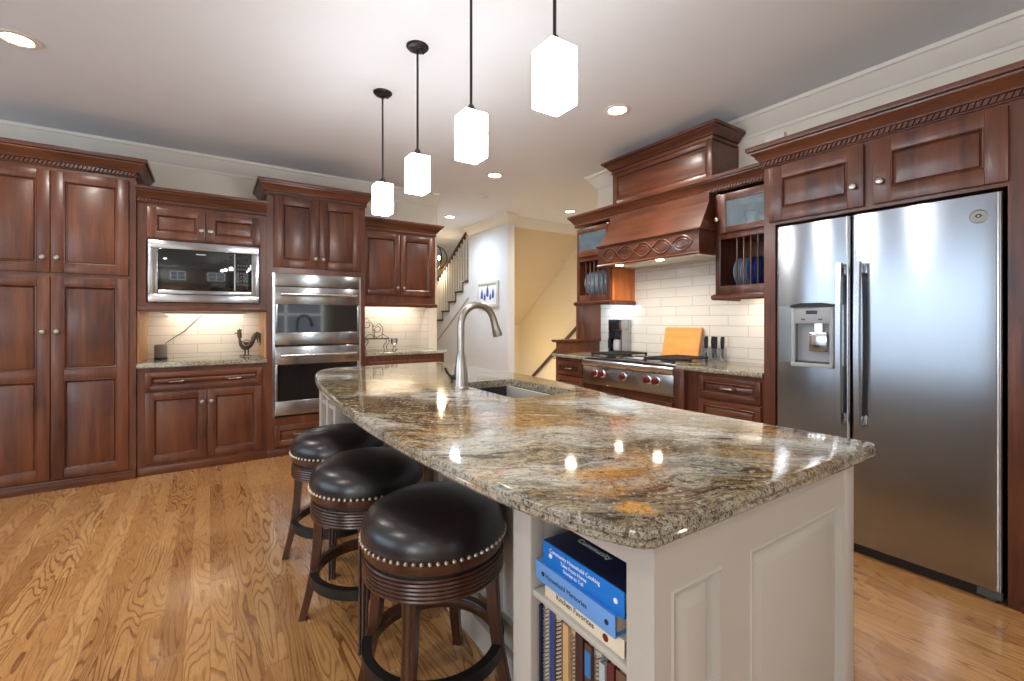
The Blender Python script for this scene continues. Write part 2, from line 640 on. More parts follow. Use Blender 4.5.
# ------------------------------------------------------------------ room shell
CEIL = 2.90
struct(MB().box(-4.3, -3.3, -.06, 3.87, 10.6, 0).box(3.87, -3.3, -.06, 5.6, 4.3, 0), 'floor', 'floor')
struct(MB().box(-4.3, -3.3, CEIL, 5.8, 10.6, CEIL + .1), 'ceiling', 'ceiling_paint')
WA, WB = 5.42, 3.62
struct(MB().box(-4.3, WA, 0, 2.44, WA + .12, CEIL), 'wall_back', 'wall_paint')
struct(MB().box(WB, -3.3, 0, WB + .13, 3.71, CEIL), 'wall_right', 'wall_paint')
# wall left of the camera with two windows, wall behind the camera with two windows
m = MB()
m.box(-4.3, -3.3, 0, -4.2, 5.42, .85).box(-4.3, -3.3, 2.48, -4.2, 5.42, CEIL)
for y0, y1 in ((-3.3, -2.8), (-1.2, .8), (4.6, 5.42)):
    m.box(-4.3, y0, .85, -4.2, y1, 2.48)
struct(m, 'wall_left', 'wall_paint')
struct(MB().box(-4.2, -3.2, 0, -4.17, 5.42, .84), 'trim_added_wainscot_left', 'cherry')  # unseen wainscot added to put brown in the refrigerator's lower reflection
m = MB()
m.box(-4.3, -3.3, 0, 5.1, -3.2, .7).box(-4.3, -3.3, 2.2, 5.1, -3.2, CEIL)
for x0, x1 in ((-4.3, -2.95), (-1.45, .7), (2.5, 5.1)):
    m.box(x0, -3.3, .7, x1, -3.2, 2.2)
struct(m, 'wall_front', 'wall_paint')


def win(name, frame, a0, a1, d, z0, z1, bars=True):
    m = MB(frame)
    w = .06
    m.box(a0, d - .02, z0, a0 + w, d + .04, z1).box(a1 - w, d - .02, z0, a1, d + .04, z1)
    m.box(a0 + w, d - .02, z0, a1 - w, d + .04, z0 + w).box(a0 + w, d - .02, z1 - w, a1 - w, d + .04, z1)
    if bars:
        m.box((a0 + a1) / 2 - .02, d - .01, z0 + w, (a0 + a1) / 2 + .02, d + .03, z1 - w)
    m.box(a0 + w, d - .01, (z0 + z1) / 2 - .02, a1 - w, d + .03, (z0 + z1) / 2 + .02)
    struct(m, name, 'trim_white')


win('window_1', FA, -2.95, -1.45, -3.22, .7, 2.2)
win('window_2', FA, .7, 2.5, -3.22, .7, 2.2)
win('window_3', FB, -4.6, -.8, -4.22, .85, 2.48, False)
win('window_4', FB, 1.2, 2.8, -4.22, .85, 2.48)
# hall: partition with the picture, stair wall, stairwell
struct(MB().box(3.75, 5.75, 0, 3.87, 7.0, CEIL), 'wall_hall', 'hall_white')
struct(MB().box(2.44, 10.5, 0, 5.8, 10.6, CEIL).box(2.36, 5.54, 0, 2.44, 10.5, CEIL), 'wall_hall_far', 'stair_beige')
struct(MB().box(5.6, 3.71, -2, 5.72, 10.5, CEIL).box(3.75, 3.6, 0, 5.6, 3.71, CEIL), 'wall_stairwell', 'stair_beige')
# sloping soffit over the basement stair (underside of the upper flight)
struct(MB().prism_x([(5.91, CEIL), (8.2, CEIL), (8.2, 1.166)], 4.52, 5.6).prism_x([(5.91, CEIL), (7.0, CEIL), (7.0, 2.075)], 3.87, 4.52), 'ceiling_soffit', 'soffit_beige')
struct(MB().box(4.52, 8.15, -2, 5.6, 8.2, 1.2).box(3.87, 6.95, -2, 4.52, 7.0, 2.1).box(3.87, 4.3, -2, 5.6, 8.2, -1.95), 'wall_stair_end', 'stair_beige')
# tile
struct(MB().box(-.5, WA - .012, .9, .45, WA, 1.40), 'trim_1', 'tile_x')
struct(MB().box(1.34, WA - .012, .9, 2.32, WA, 1.5), 'trim_2', 'tile_x')
struct(MB(FB).box(-3.66, WB - .012, .93, -1.56, WB, 1.95), 'trim_3', 'tile_y')
# ceiling crown
CR = [(0, -.15), (.012, -.15), (.018, -.128), (.03, -.118), (.05, -.085), (.075, -.055), (.088, -.03), (.1, -.024), (.105, 0), (0, 0)]
crown_prof = [(o, CEIL + z) for o, z in CR]
struct(MB().sweep(crown_prof, [(-4.2, WA), (2.44, WA)]), 'trim_crown_back', 'trim_white', True)
struct(MB().sweep(crown_prof, [(WB + .13, 3.71), (WB, 3.71), (WB, -3.2)]), 'trim_crown_right', 'trim_white', True)
struct(MB().sweep(crown_prof, [(3.75, 7.0), (3.75, 5.75), (3.87, 5.75)]), 'trim_crown_hall', 'trim_white', True)
struct(MB().sweep(crown_prof, [(3.88, 5.9), (5.6, 5.9)]), 'trim_crown_stairwell', 'trim_white', True)
struct(MB().box(3.735, 5.735, 0, 3.75, 7.0, .12), 'baseboard_hall', 'trim_white')
struct(MB().box(3.585, .3, 0, 3.6, .4, .1).box(2.96, -3.2, 0, 2.975, .42, .045), 'baseboard_right', 'cherry_y')


# ------------------------------------------------------------------ cabinet parts
def knob(parent, frame, a, d, z):
    MB(frame).lathe([(.007, 0), (.006, -.012), (.015, -.018), (.018, -.025), (.015, -.032), (.004, -.035)], (a, d, z), 18, 'y').build('knob', 'nickel', parent)


def pull(parent, frame, a, d, z, half=.048):
    pts = [(a - half, d, z)] + [(a + half * x, d - .026 + .008 * x * x, z) for x in (-.85, -.5, 0, .5, .85)] + [(a + half, d, z)]
    MB(frame).tube(pts, .006, 10, taper=[1.5, 1.1, .9, .9, .9, 1.1, 1.5]).build('handle', 'nickel', parent)


def door_front(parent, frame, a0, a1, z0, z1, d, name='door', mat='cherry', stile=.055, splits=(), th=.02, raise_in=.034):
    m = MB(frame)
    f, b = d - th, d
    m.box(a0, f, z0, a0 + stile, b, z1, .003).box(a1 - stile, f, z0, a1, b, z1, .003)
    zs = [z0 + stile] + [q for s_ in splits for q in (s_ - stile * .6, s_ + stile * .6)] + [z1 - stile]
    rails = [(z0, z0 + stile)] + [(s_ - stile * .6, s_ + stile * .6) for s_ in splits] + [(z1 - stile, z1)]
    for r0, r1 in rails:
        m.box(a0 + stile, f, r0, a1 - stile, b, r1, .002)
    for p0, p1 in zip(zs[::2], zs[1::2]):
        x0, x1 = a0 + stile, a1 - stile
        rr = min(raise_in, (p1 - p0) * .25, (x1 - x0) * .25)
        rings = [(-.001, f + .001), (.003, f - .003), (.007, f - .001), (.0095, f + .014), (.015, f + .017), (.018, f + .015), (.019, f + .011), (.019 + rr, f + .003), (.022 + rr, f + .002)]
        m.loft([[(x0 + i, y, p0 + i), (x1 - i, y, p0 + i), (x1 - i, y, p1 - i), (x0 + i, y, p1 - i)] for i, y in rings], cap0=False)
    return m.build(name, mat, parent)


CABCROWN = [(0, 0), (.012, 0), (.014, .005), (.006, .008), (.006, .034), (.022, .038), (.024, .046), (.034, .056), (.044, .074), (.062, .088), (.064, .096), (.078, .101), (.08, .108), (.08, .125), (0, .125)]


def cab_crown(parent, frame, path, ztop, mat, h=1.0, rope=True, out=1.0):
    z0 = ztop - .125 * h
    MB(frame).sweep([(o * out, z0 + z * h) for o, z in CABCROWN], path).build('crown_molding', mat, parent)
    if rope:
        m = MB(frame)
        m2 = [Vector(p) for p in path]
        step = .024
        for p, q in zip(m2, m2[1:]):
            L = (q - p).length
            dr = (q - p).normalized()
            nr = Vector((dr.y, -dr.x))
            n = int(L / step)
            for i in range(n):
                c = p + dr * (i + .5) * L / n + nr * .011 * out
                a, b = dr * .0085, nr * .009
                zb = z0 + .009 * h
                pts = []
                for zz, sh in ((zb, -.006), (zb + .024 * h, .006)):
                    pts.append([(c.x + (a * sx + b * sy + dr * sh).x, c.y + (a * sx + b * sy + dr * sh).y, zz) for sx, sy in ((-1, -1), (1, -1), (1, 1), (-1, 1))])
                m.loft(pts)
        m.build('rope_molding', mat, parent, smooth=False)


# ---- pantry
PY = 4.77
t = thing('pantry_cabinet', 'tall cherry pantry cabinet with four raised panel doors at the left edge', 'cabinet', (-1.0, 5.0, 0))
MB().box(-1.50, PY, .07, -.502, WA - .002, 2.50).build('carcass', 'cherry', t)
MB().box(-1.50, PY - .012, 0, -.502, WA - .002, .072, .004).box(-1.5, PY - .02, .06, -.502, PY, .076, .003).build('plinth', 'cherry_x', t)
for a0, a1, ka in ((-1.447, -1.0, -1.035), (-.994, -.546, -.958)):
    d = door_front(t, FA, a0, a1, 1.645, 2.412, PY, stile=.07)
    knob(d, FA, ka, PY - .02, 1.755)
    d = door_front(t, FA, a0, a1, .085, 1.615, PY, stile=.07, splits=(.87,))
    knob(d, FA, ka, PY - .02, 1.2)
cab_crown(t, FA, [(-1.5, PY), (-.502, PY), (-.502, WA - .1)], 2.585, 'cherry_x', 1.15)

# ---- microwave unit: upper cabinet with niche sides, base, top
MY = 4.80
t = thing('microwave_cabinet', 'cherry cabinet with two small doors around the built in microwave', 'cabinet', (0, 5.1, 1.36))
m = MB()
m.box(-.4998, MY, 1.365, -.44, WA - .015, 2.27).box(.385, MY, 1.365, .4398, WA - .015, 2.27)
m.box(-.44, MY, 1.96, .385, WA - .015, 2.27).box(-.44, MY, 1.365, .385, WA - .015, 1.435)
m.box(-.44, 5.38, 1.435, .385, WA - .015, 1.96)
m.build('carcass', 'cherry', t)
for x0, x1 in ((-.4998, -.485), (.425, .4398)):
    MB().box(x0, MY + .02, .9315, x1, WA - .015, 1.3645).build('niche_side', 'niche_lit', t)
MB().box(-.4998, MY - .016, 1.365, .4398, MY, 1.40, .004).build('light_rail', 'cherry_x', t)
d = door_front(t, FA, -.432, -.034, 1.972, 2.228, MY, stile=.06); knob(d, FA, -.062, MY - .02, 2.06)
d = door_front(t, FA, -.026, .384, 1.972, 2.228, MY, stile=.06); knob(d, FA, .002, MY - .02, 2.06)
cab_crown(t, FA, [(-.4998, MY), (.4398, MY)], 2.383, 'cherry_x', 1.0)

t = thing('base_cabinet', 'low cherry base cabinet with one wide drawer below the lit rooster niche', 'cabinet', (0, 5.1, 0))
MB().box(-.4998, MY, .07, .4398, WA - .015, .888).build('carcass', 'cherry', t)
MB().box(-.4998, MY - .012, 0, .4398, MY + .3, .07, .004).build('plinth', 'cherry_x', t)
d = door_front(t, FA, -.446, .4, .702, .85, MY, 'drawer', 'cherry_x', stile=.035, raise_in=.012)
pull(d, FA, -.235, MY - .02, .77); pull(d, FA, .185, MY - .02, .77)
d = door_front(t, FA, -.446, -.025, .1, .682, MY); knob(d, FA, -.055, MY - .02, .582)
d = door_front(t, FA, -.018, .4, .1, .682, MY); knob(d, FA, .014, MY - .02, .582)


def slab_edge(z0, z1, r=.012):
    return [(-.02, z0), (-r * .4, z0), (0, z0 + r * .5), (0, z1 - r), (-r * .3, z1 - r * .3), (-r, z1), (-.02, z1)]


def slab(frame, a0, a1, d0, d1, z0, z1):
    m = MB(frame)
    m.box(a0, d0 + .015, z0, a1, d1, z1 - .0002)
    m.sweep([(o, z) for o, z in slab_edge(z0, z1)], [(a0, d0), (a1, d0)])
    return m


single(slab(FA, -.4995, .4395, MY - .03, WA - .014, .89, .93), 'countertop', 'granite', 'short granite countertop in the lit niche under the microwave', 'countertop')

# microwave
t = thing('microwave', 'built in stainless microwave with black glass door above the rooster niche', 'microwave', (-.03, 5.0, 1.44))
MB().box(-.4, MY + .02, 1.45, .35, 5.36, 1.945).build('housing', 'black_plastic', t)
m = MB()
f = MY - .022
m.box(-.428, f, 1.44, .378, MY + .02, 1.505, .004).box(-.428, f, 1.888, .378, MY + .02, 1.955, .004)
m.box(-.428, f, 1.505, -.362, MY + .02, 1.888, .003).box(.318, f, 1.505, .378, MY + .02, 1.888, .003)
m.build('trim_kit', 'steel_oven', t)
d = MB().box(-.36, f + .004, 1.546, .188, MY + .02, 1.886, .004).build('door', 'black_glass', t)
MB().box(-.1, f + .001, 1.85, -.03, f + .0045, 1.86).build('nameplate', 'grey_plastic', d)
MB().box(-.36, f + .001, 1.508, .316, MY + .02, 1.543, .003).build('lower_bar', 'steel_oven', t)
MB().box(.18, f - .004, 1.552, .19, f + .004, 1.88).build('handle', 'chrome', d)
pn = MB().box(.194, f + .004, 1.546, .316, MY + .02, 1.886, .003).build('control_panel', 'black_glass', t)
MB().box(.2, f + .002, 1.825, .288, f + .005, 1.855).build('display', 'display', pn)
m = MB()
for i in range(4):
    for j in range(6):
        m.box(.203 + i * .022, f + .002, 1.6 + j * .034, .219 + i * .022, f + .005, 1.618 + j * .034)
m.build('keypad', 'dark_grey', pn)

# ---- oven tower
TL, TR = .441, 1.348
t = thing('oven_cabinet', 'tall cherry cabinet tower holding the double wall oven', 'cabinet', (.9, 5.1, 0))
m = MB()
m.box(TL, MY, .07, .487, WA - .015, 2.49).box(1.306, MY, .07, TR, WA - .015, 2.49)
m.box(.487, MY, 1.735, 1.306, WA - .015, 2.49).box(.487, MY, .07, 1.306, WA - .015, .365).box(.487, 5.39, .365, 1.306, WA - .015, 1.735)
m.build('carcass', 'cherry', t)
MB().box(TL, MY - .012, 0, TR, MY + .3, .07, .004).build('plinth', 'cherry_x', t)
d = door_front(t, FA, .5, .893, 1.79, 2.462, MY, stile=.075); knob(d, FA, .862, MY - .02, 1.885)
d = door_front(t, FA, .901, 1.304, 1.79, 2.462, MY, stile=.075); knob(d, FA, .932, MY - .02, 1.885)
d = door_front(t, FA, .505, 1.298, .095, .29, MY, 'drawer', 'cherry_x', stile=.04); pull(d, FA, .72, MY - .02, .2); pull(d, FA, 1.1, MY - .02, .2)
cab_crown(t, FA, [(TL, WA - .1), (TL, MY), (TR, MY), (TR, WA - .1)], 2.60, 'cherry_x', 1.1)

# double oven
t = thing('double_oven', 'stainless double wall oven stacked in the cherry tower', 'oven', (.9, 5.0, .37))
f = MY - .024
MB().box(.495, MY + .02, .372, 1.298, 5.38, 1.728).build('housing', 'black_plastic', t)
for x0, x1 in ((.4875, .508), (1.287, 1.3055)):
    MB().box(x0, MY - .008, .367, x1, MY + .02, 1.732).build('side_trim', 'chrome', t)
c = MB().box(.51, f, 1.612, 1.285, MY + .02, 1.73, .004).build('control_panel', 'steel_oven', t)


def oven_door(z0, z1, wz0, wz1, hz):
    m = MB()
    m.box(.51, f, z0, 1.285, MY + .02, wz0, .003).box(.51, f, wz1, 1.285, MY + .02, z1, .003)
    m.box(.51, f, wz0, .53, MY + .02, wz1, .002).box(1.265, f, wz0, 1.285, MY + .02, wz1, .002)
    d = m.build('oven_door', 'steel_oven', t)
    MB().box(.53, f + .003, wz0, 1.265, MY + .01, wz1).build('window', 'black_glass', d)
    m = MB()
    m.tube([(.55, f - .055, hz), (1.245, f - .055, hz)], .016, 14)
    m.box(.56, f - .05, hz - .014, .59, f, hz + .014, .003).box(1.205, f - .05, hz - .014, 1.235, f, hz + .014, .003)
    m.build('handle', 'chrome', d)


oven_door(1.055, 1.605, 1.17, 1.44, 1.535)
oven_door(.385, 1.035, .52, .865, .955)
MB().box(.51, MY - .01, 1.037, 1.285, MY + .02, 1.053).build('vent_slot', 'black_plastic', t)

# ---- right upper and base on the back wall
UY = 5.09
t = thing('wall_cabinet', 'cherry wall cabinet with two doors right of the oven tower', 'cabinet', (1.8, 5.3, 1.45))
MB().box(1.349, UY, 1.475, 2.27, WA - .015, 2.32).build('carcass', 'cherry', t)
m = MB().sweep([(0, 1.44), (.014, 1.44), (.02, 1.452), (.02, 1.47), (.004, 1.485), (0, 1.485)], [(1.349, UY), (2.27, UY), (2.27, WA - .02)])
m.build('light_rail', 'cherry_x', t)
d = door_front(t, FA, 1.40, 1.822, 1.575, 2.268, UY); knob(d, FA, 1.79, UY - .02, 1.66)
d = door_front(t, FA, 1.832, 2.235, 1.575, 2.268, UY); knob(d, FA, 1.864, UY - .02, 1.66)
cab_crown(t, FA, [(1.349, UY), (2.27, UY), (2.27, WA - .02)], 2.425, 'cherry_x', 1.0, rope=False)
t = thing('base_cabinet', 'cherry base cabinet right of the oven tower mostly behind the island', 'cabinet', (1.8, 5.1, 0))
MB().box(1.349, MY, .07, 2.25, WA - .015, .908).build('carcass', 'cherry', t)
MB().box(1.349, MY - .012, 0, 2.25, MY + .3, .07, .004).build('plinth', 'cherry_x', t)
for a0, a1 in ((1.39, 1.79), (1.81, 2.21)):
    d = door_front(t, FA, a0, a1, .7, .85, MY, 'drawer', 'cherry_x', stile=.035); pull(d, FA, (a0 + a1) / 2, MY - .02, .775)
    d = door_front(t, FA, a0, a1, .1, .685, MY); knob(d, FA, a1 - .03 if a0 < 1.5 else a0 + .03, MY - .02, .6)
single(slab(FA, 1.3485, 2.275, MY - .03, WA - .014, .91, .945), 'countertop', 'granite', 'granite countertop under the scroll stand right of the ovens', 'countertop')

# ------------------------------------------------------------------ range wall (frame B: a = -Y, d = X)
FX = 2.97
t = thing('refrigerator_cabinet', 'cherry surround and two door cabinet over the steel refrigerator', 'cabinet', (3.3, 1.0, 0))
m = MB(FB)
m.box(-1.535, FX, 0, -1.465, WB - .014, 2.30)                 # side panel by the range counter
m.box(-.462, FX, 0, .36, WB - .014, 2.30)                      # tall panel right of the fridge
m.box(-1.465, FX, 1.885, -.462, WB - .014, 2.30)
m.build('carcass', 'cherry', t)
d = door_front(t, FB, -1.495, -.995, 1.904, 2.243, FX, stile=.075); knob(d, FB, -1.035, FX - .02, 2.015)
d = door_front(t, FB, -.952, -.458, 1.904, 2.243, FX, stile=.075); knob(d, FB, -.915, FX - .02, 2.015)
door_front(t, FB, -.36, .3, .12, 1.85, FX, 'side_panel', stile=.075, splits=(.9,))
cab_crown(t, FB, [(-1.535, WB - .02), (-1.535, FX), (.36, FX)], 2.395, 'cherry_y', 1.1)

# refrigerator
t = thing('refrigerator', 'large stainless side by side refrigerator with water dispenser', 'refrigerator', (3.3, 1.0, 0))
MB(FB).box(-1.445, 3.03, .03, -.485, WB - .03, 1.85, .004).build('cabinet_body', 'dark_grey', t)
RF = 2.95


def fridge_door(a0, a1, hole=None):
    # rounded vertical edges
    def ring(z):
        pts = []
        r = .018
        for cx_, s_ in ((a0 + r, -1), (a1 - r, 1)):
            rng = range(7) if s_ < 0 else range(6, -1, -1)
            for i in rng:
                an = pi / 2 * i / 6
                pts.append((cx_ + s_ * r * cos(an), RF + r - r * sin(an), z))
        return [(a0, 3.03, z)] + pts + [(a1, 3.03, z)]
    m = MB(FB)
    if not hole:
        m.loft([ring(.06), ring(1.862)])
    else:
        h0, h1, z0, z1 = hole
        m.loft([ring(.06), ring(z0)]).loft([ring(z1), ring(1.862)])
        m.box(a0, 2.969, z0, h0, 3.03, z1).box(h1, 2.969, z0, a1, 3.03, z1)
        m.box(a0 + .018, RF, z0, h0, 2.969, z1).box(h1, RF, z0, a1 - .018, 2.969, z1)
        for cx_, s_ in ((a0 + .018, -1), (a1 - .018, 1)):
            sec = [(cx_ + s_ * .018 * cos(pi / 2 * i / 6), RF + .018 - .018 * sin(pi / 2 * i / 6)) for i in range(7)] + [(cx_, RF + .019)]
            m.loft([[(x, y, z0) for x, y in sec], [(x, y, z1) for x, y in sec]])
        m.box(h0, 3.02, z0, h1, 3.03, z1)
    return m.build('door', 'steel', t)


dl = fridge_door(-1.452, -1.056, (-1.345, -1.145, 1.03, 1.37))
dr = fridge_door(-1.05, -.476)


def fhandle(par, a, z0=.705, z1=1.6):
    m = MB(FB)
    n = 14
    secs = []
    for i in range(n + 1):
        q = i / n
        z = z0 + (z1 - z0) * q
        dd = 2.905 - .012 * sin(pi * q)
        secs.append([(a - .018, dd, z), (a - .012, dd - .014, z), (a + .012, dd - .014, z), (a + .018, dd, z), (a + .014, dd + .012, z), (a - .014, dd + .012, z)])
    m.loft(secs)
    m.box(a - .013, 2.905, z1 - .06, a + .013, RF + .002, z1 - .01, .002).box(a - .013, 2.905, z0 + .01, a + .013, RF + .002, z0 + .06, .002)
    m.build('handle', 'steel_oven', par)


fhandle(dl, -1.09)
fhandle(dr, -1.005)
dp = MB(FB)
dp.box(-1.357, RF - .012, 1.008, -1.337, RF + .004, 1.36, .003).box(-1.153, RF - .012, 1.008, -1.133, RF + .004, 1.36, .003)
dp.box(-1.357, RF - .02, 1.008, -1.133, RF + .01, 1.032, .004)
dp.box(-1.337, RF - .01, 1.265, -1.153, RF + .05, 1.362, .003)
dp.box(-1.345, 3.0, 1.03, -1.145, 3.021, 1.27)
dsp = dp.build('dispenser', 'grey_plastic', t)
MB(FB).prism_y([(-1.362, 1.362), (-1.128, 1.362), (-1.135, 1.376), (-1.19, 1.386), (-1.3, 1.386), (-1.355, 1.376)], RF - .022, RF + .02).build('hood_lip', 'bronze', dsp)
MB(FB).box(-1.275, RF - .0125, 1.32, -1.215, RF - .009, 1.342).build('display', 'display', dsp)
MB(FB).box(-1.27, 2.962, 1.1, -1.175, 2.975, 1.215, .006).box(-1.24, 2.966, 1.2, -1.2, 2.99, 1.266).build('paddle', 'chrome', dsp)
MB(FB).box(-1.3, RF - .0115, 1.285, -1.28, RF - .009, 1.293).box(-1.21, RF - .0115, 1.285, -1.19, RF - .009, 1.293).build('buttons', 'dark_grey', dsp)
MB(FB).box(-1.335, RF - .005, 1.033, -1.155, 3.0, 1.04).build('drip_tray', 'dark_grey', dsp)
bd = MB(FB).lathe([(.001, 0), (.029, 0), (.032, -.002), (.032, -.005), (.028, -.006), (.0265, -.004), (.001, -.004)], (-.551, RF, 1.762), 32, 'y').build('badge', 'badge_metal', dr)
m = MB(FB)
for s_ in (-1, 1):
    m.tube([(-.551 + s_ * .011 * cos(q) * (1 - q / 9), RF - .0052, 1.762 + .011 * sin(q) * (1 - q / 9)) for q in [i * .45 for i in range(12)]], .0016, 6)
m.build('emblem', 'bronze', bd)
m = MB(FB)
m.box(-1.445, 2.975, .006, -.48, 3.03, .052)
m.build('base_grille', 'black_plastic', t)
m = MB(FB)
m.box(-.56, 2.957, .016, -.478, 3.0, .057, .006).lathe([(.018, 0), (.018, .022)], (-.515, 2.97, .018), 14, 'y')
m.build('hinge_foot', 'dark_grey', t)
MB(FB).box(-.515, 2.975, 0, -.49, 3.02, .012).box(-1.42, 2.99, 0, -1.39, 3.02, .012).build('foot', 'black_plastic', t)

# ---- base cabinets along the range
BX = 2.98
t = thing('base_cabinet', 'cherry drawer base between the rangetop and the refrigerator', 'cabinet', (3.3, 1.85, 0))
MB(FB).box(-2.19, BX, .07, -1.537, WB - .014, .91).build('carcass', 'cherry', t)
MB(FB).box(-2.19, BX - .01, 0, -1.537, BX + .3, .07, .004).build('plinth', 'cherry_y', t)
MB(FB).box(-2.19, BX - .045, 0, -2.105, BX, .912, .006).box(-2.175, BX - .05, .12, -2.12, BX - .04, .86, .004).build('pilaster', 'cherry', t)
for z0, z1 in ((.735, .882), (.42, .718), (.1, .403)):
    d = door_front(t, FB, -2.0, -1.555, z0, z1, BX, 'drawer', 'cherry_y', stile=.034, raise_in=.016)
    pull(d, FB, -1.775, BX - .02, (z0 + z1) / 2 + .005)
t = thing('base_cabinet', 'cherry base cabinet under the red knobbed rangetop', 'cabinet', (3.3, 2.7, 0))
MB(FB).box(-3.19, BX, .07, -2.192, WB - .014, .69).build('carcass', 'cherry', t)
MB(FB).box(-3.19, BX - .01, 0, -2.192, BX + .3, .07, .004).build('plinth', 'cherry_y', t)
for a0, a1 in ((-3.16, -2.7), (-2.68, -2.22)):
    d = door_front(t, FB, a0, a1, .1, .645, BX)
    knob(d, FB, a1 - .03 if a0 < -3 else a0 + .03, BX - .02, .57)
t = thing('base_cabinet', 'small cherry drawer base at the far left end of the range', 'cabinet', (3.3, 3.42, 0))
MB(FB).box(-3.66, BX, .07, -3.192, WB - .014, .91).build('carcass', 'cherry', t)
MB(FB).box(-3.66, BX - .01, 0, -3.192, BX + .3, .07, .004).build('plinth', 'cherry_y', t)
for z0, z1 in ((.745, .878), (.42, .728), (.1, .403)):
    d = door_front(t, FB, -3.62, -3.235, z0, z1, BX, 'drawer', 'cherry_y', stile=.034, raise_in=.016)
    pull(d, FB, -3.43, BX - .02, (z0 + z1) / 2, .04)
single(slab(FB, -2.188, -1.537, 2.945, WB - .013, .913, .945), 'countertop', 'granite', 'granite countertop between the rangetop and the refrigerator panel', 'countertop')
m = slab(FB, -3.685, -3.196, 2.945, WB - .013, .913, .945)
single(m, 'countertop', 'granite', 'short granite countertop left of the rangetop by the stairwell', 'countertop')
# strip of stone behind the rangetop
single(MB(FB).box(-3.195, 3.46, .913, -2.189, WB - .013, .945), 'countertop', 'granite', 'narrow granite strip behind the rangetop under the cutting board', 'countertop')
t = thing('side_splash', 'cherry ledge and upright panel closing the left end of the range counter', 'panel', (3.3, 3.67, .945))
MB(FB).box(-3.682, 3.0, .9455, -3.662, WB - .014, 1.06).build('board', 'cherry_y', t)
MB(FB).sweep([(0, 1.06), (.01, 1.06), (.018, 1.072), (.018, 1.087), (0, 1.087), (-.02, 1.087), (-.02, 1.06)], [(-3.70, WB - .014), (-3.70, 2.985), (-3.655, 2.985), (-3.655, WB - .014)]).box(-3.70, 2.985, 1.061, -3.655, WB - .014, 1.086).build('cap', 'cherry_y', t)
MB(FB).box(-3.68, 3.275, 1.087, -3.645, WB - .014, 1.44).build('upright', 'cherry', t)

# rangetop
t = thing('rangetop', 'stainless gas rangetop with five red knobs under the wood hood', 'rangetop', (3.2, 2.69, .7))
m = MB(FB)
m.box(-3.19, 2.945, .70, -2.192, 3.455, .93)
m.box(-3.19, 2.93, .705, -2.192, 2.945, .862, .003)
m.build('body', 'steel_oven', t)
MB(FB).loft([[(a, 2.925 + .024 * (1 - cos(q)) - .012, .896 + .03 * sin(q)) for q in [pi / 2 - pi * i / 10 for i in range(11)]] + [(a, 2.99, .866), (a, 2.99, .926)] for a in (-3.192, -2.19)]).build('bullnose', 'chrome', t)
MB(FB).box(-3.185, 2.97, .93, -2.197, 3.455, .948, .003).build('cooktop', 'steel_oven', t)
for a in (-3.03, -2.94, -2.69, -2.43, -2.345):
    k = MB(FB).lathe([(.037, 0), (.037, -.006), (.032, -.01), (.026, -.012)], (a, 2.93, .808), 24, 'y').build('bezel', 'chrome', t)
    MB(FB).lathe([(.026, -.01), (.027, -.03), (.023, -.04), (.002, -.042)], (a, 2.93, .808), 24, 'y').box(a - .007, 2.878, .784, a + .007, 2.9, .832, .003).build('knob', 'red_knob', k)


def grate(a0, a1):
    m = MB(FB)
    z0, z1 = .97, .984
    for q in (0, .5, 1):
        y = 3.0 + (3.43 - 3.0) * q
        m.box(a0, y - .008, z0, a1, y + .008, z1)
    for q in (0, .2, .4, .6, .8, 1):
        x = a0 + .008 + (a1 - a0 - .016) * q
        m.box(x - .007, 3.0, z0 + .001, x + .007, 3.43, z1 + .001)
    for x in (a0 + .012, a1 - .012):
        for y in (3.0, 3.215, 3.43):
            m.box(x - .008, y - .008, .948, x + .008, y + .008, z0)
    return m.build('grate', 'black_metal', t, smooth=False)


for a0, a1 in ((-3.15, -2.86), (-2.53, -2.23)):
    grate(a0, a1)
    for y in (3.11, 3.32):
        MB(FB).lathe([(.05, .948), (.05, .956), (.035, .957), (.035, .966), (.002, .967)], ((a0 + a1) / 2, y, 0), 20).build('burner', 'black_metal', t)
MB(FB).box(-2.84, 3.0, .949, -2.55, 3.43, .962, .004).box(-2.8, 3.2, .962, -2.59, 3.23, .97, .002).build('griddle_cover', 'chrome', t)

# ---- plate rack cabinets
RX = 3.27


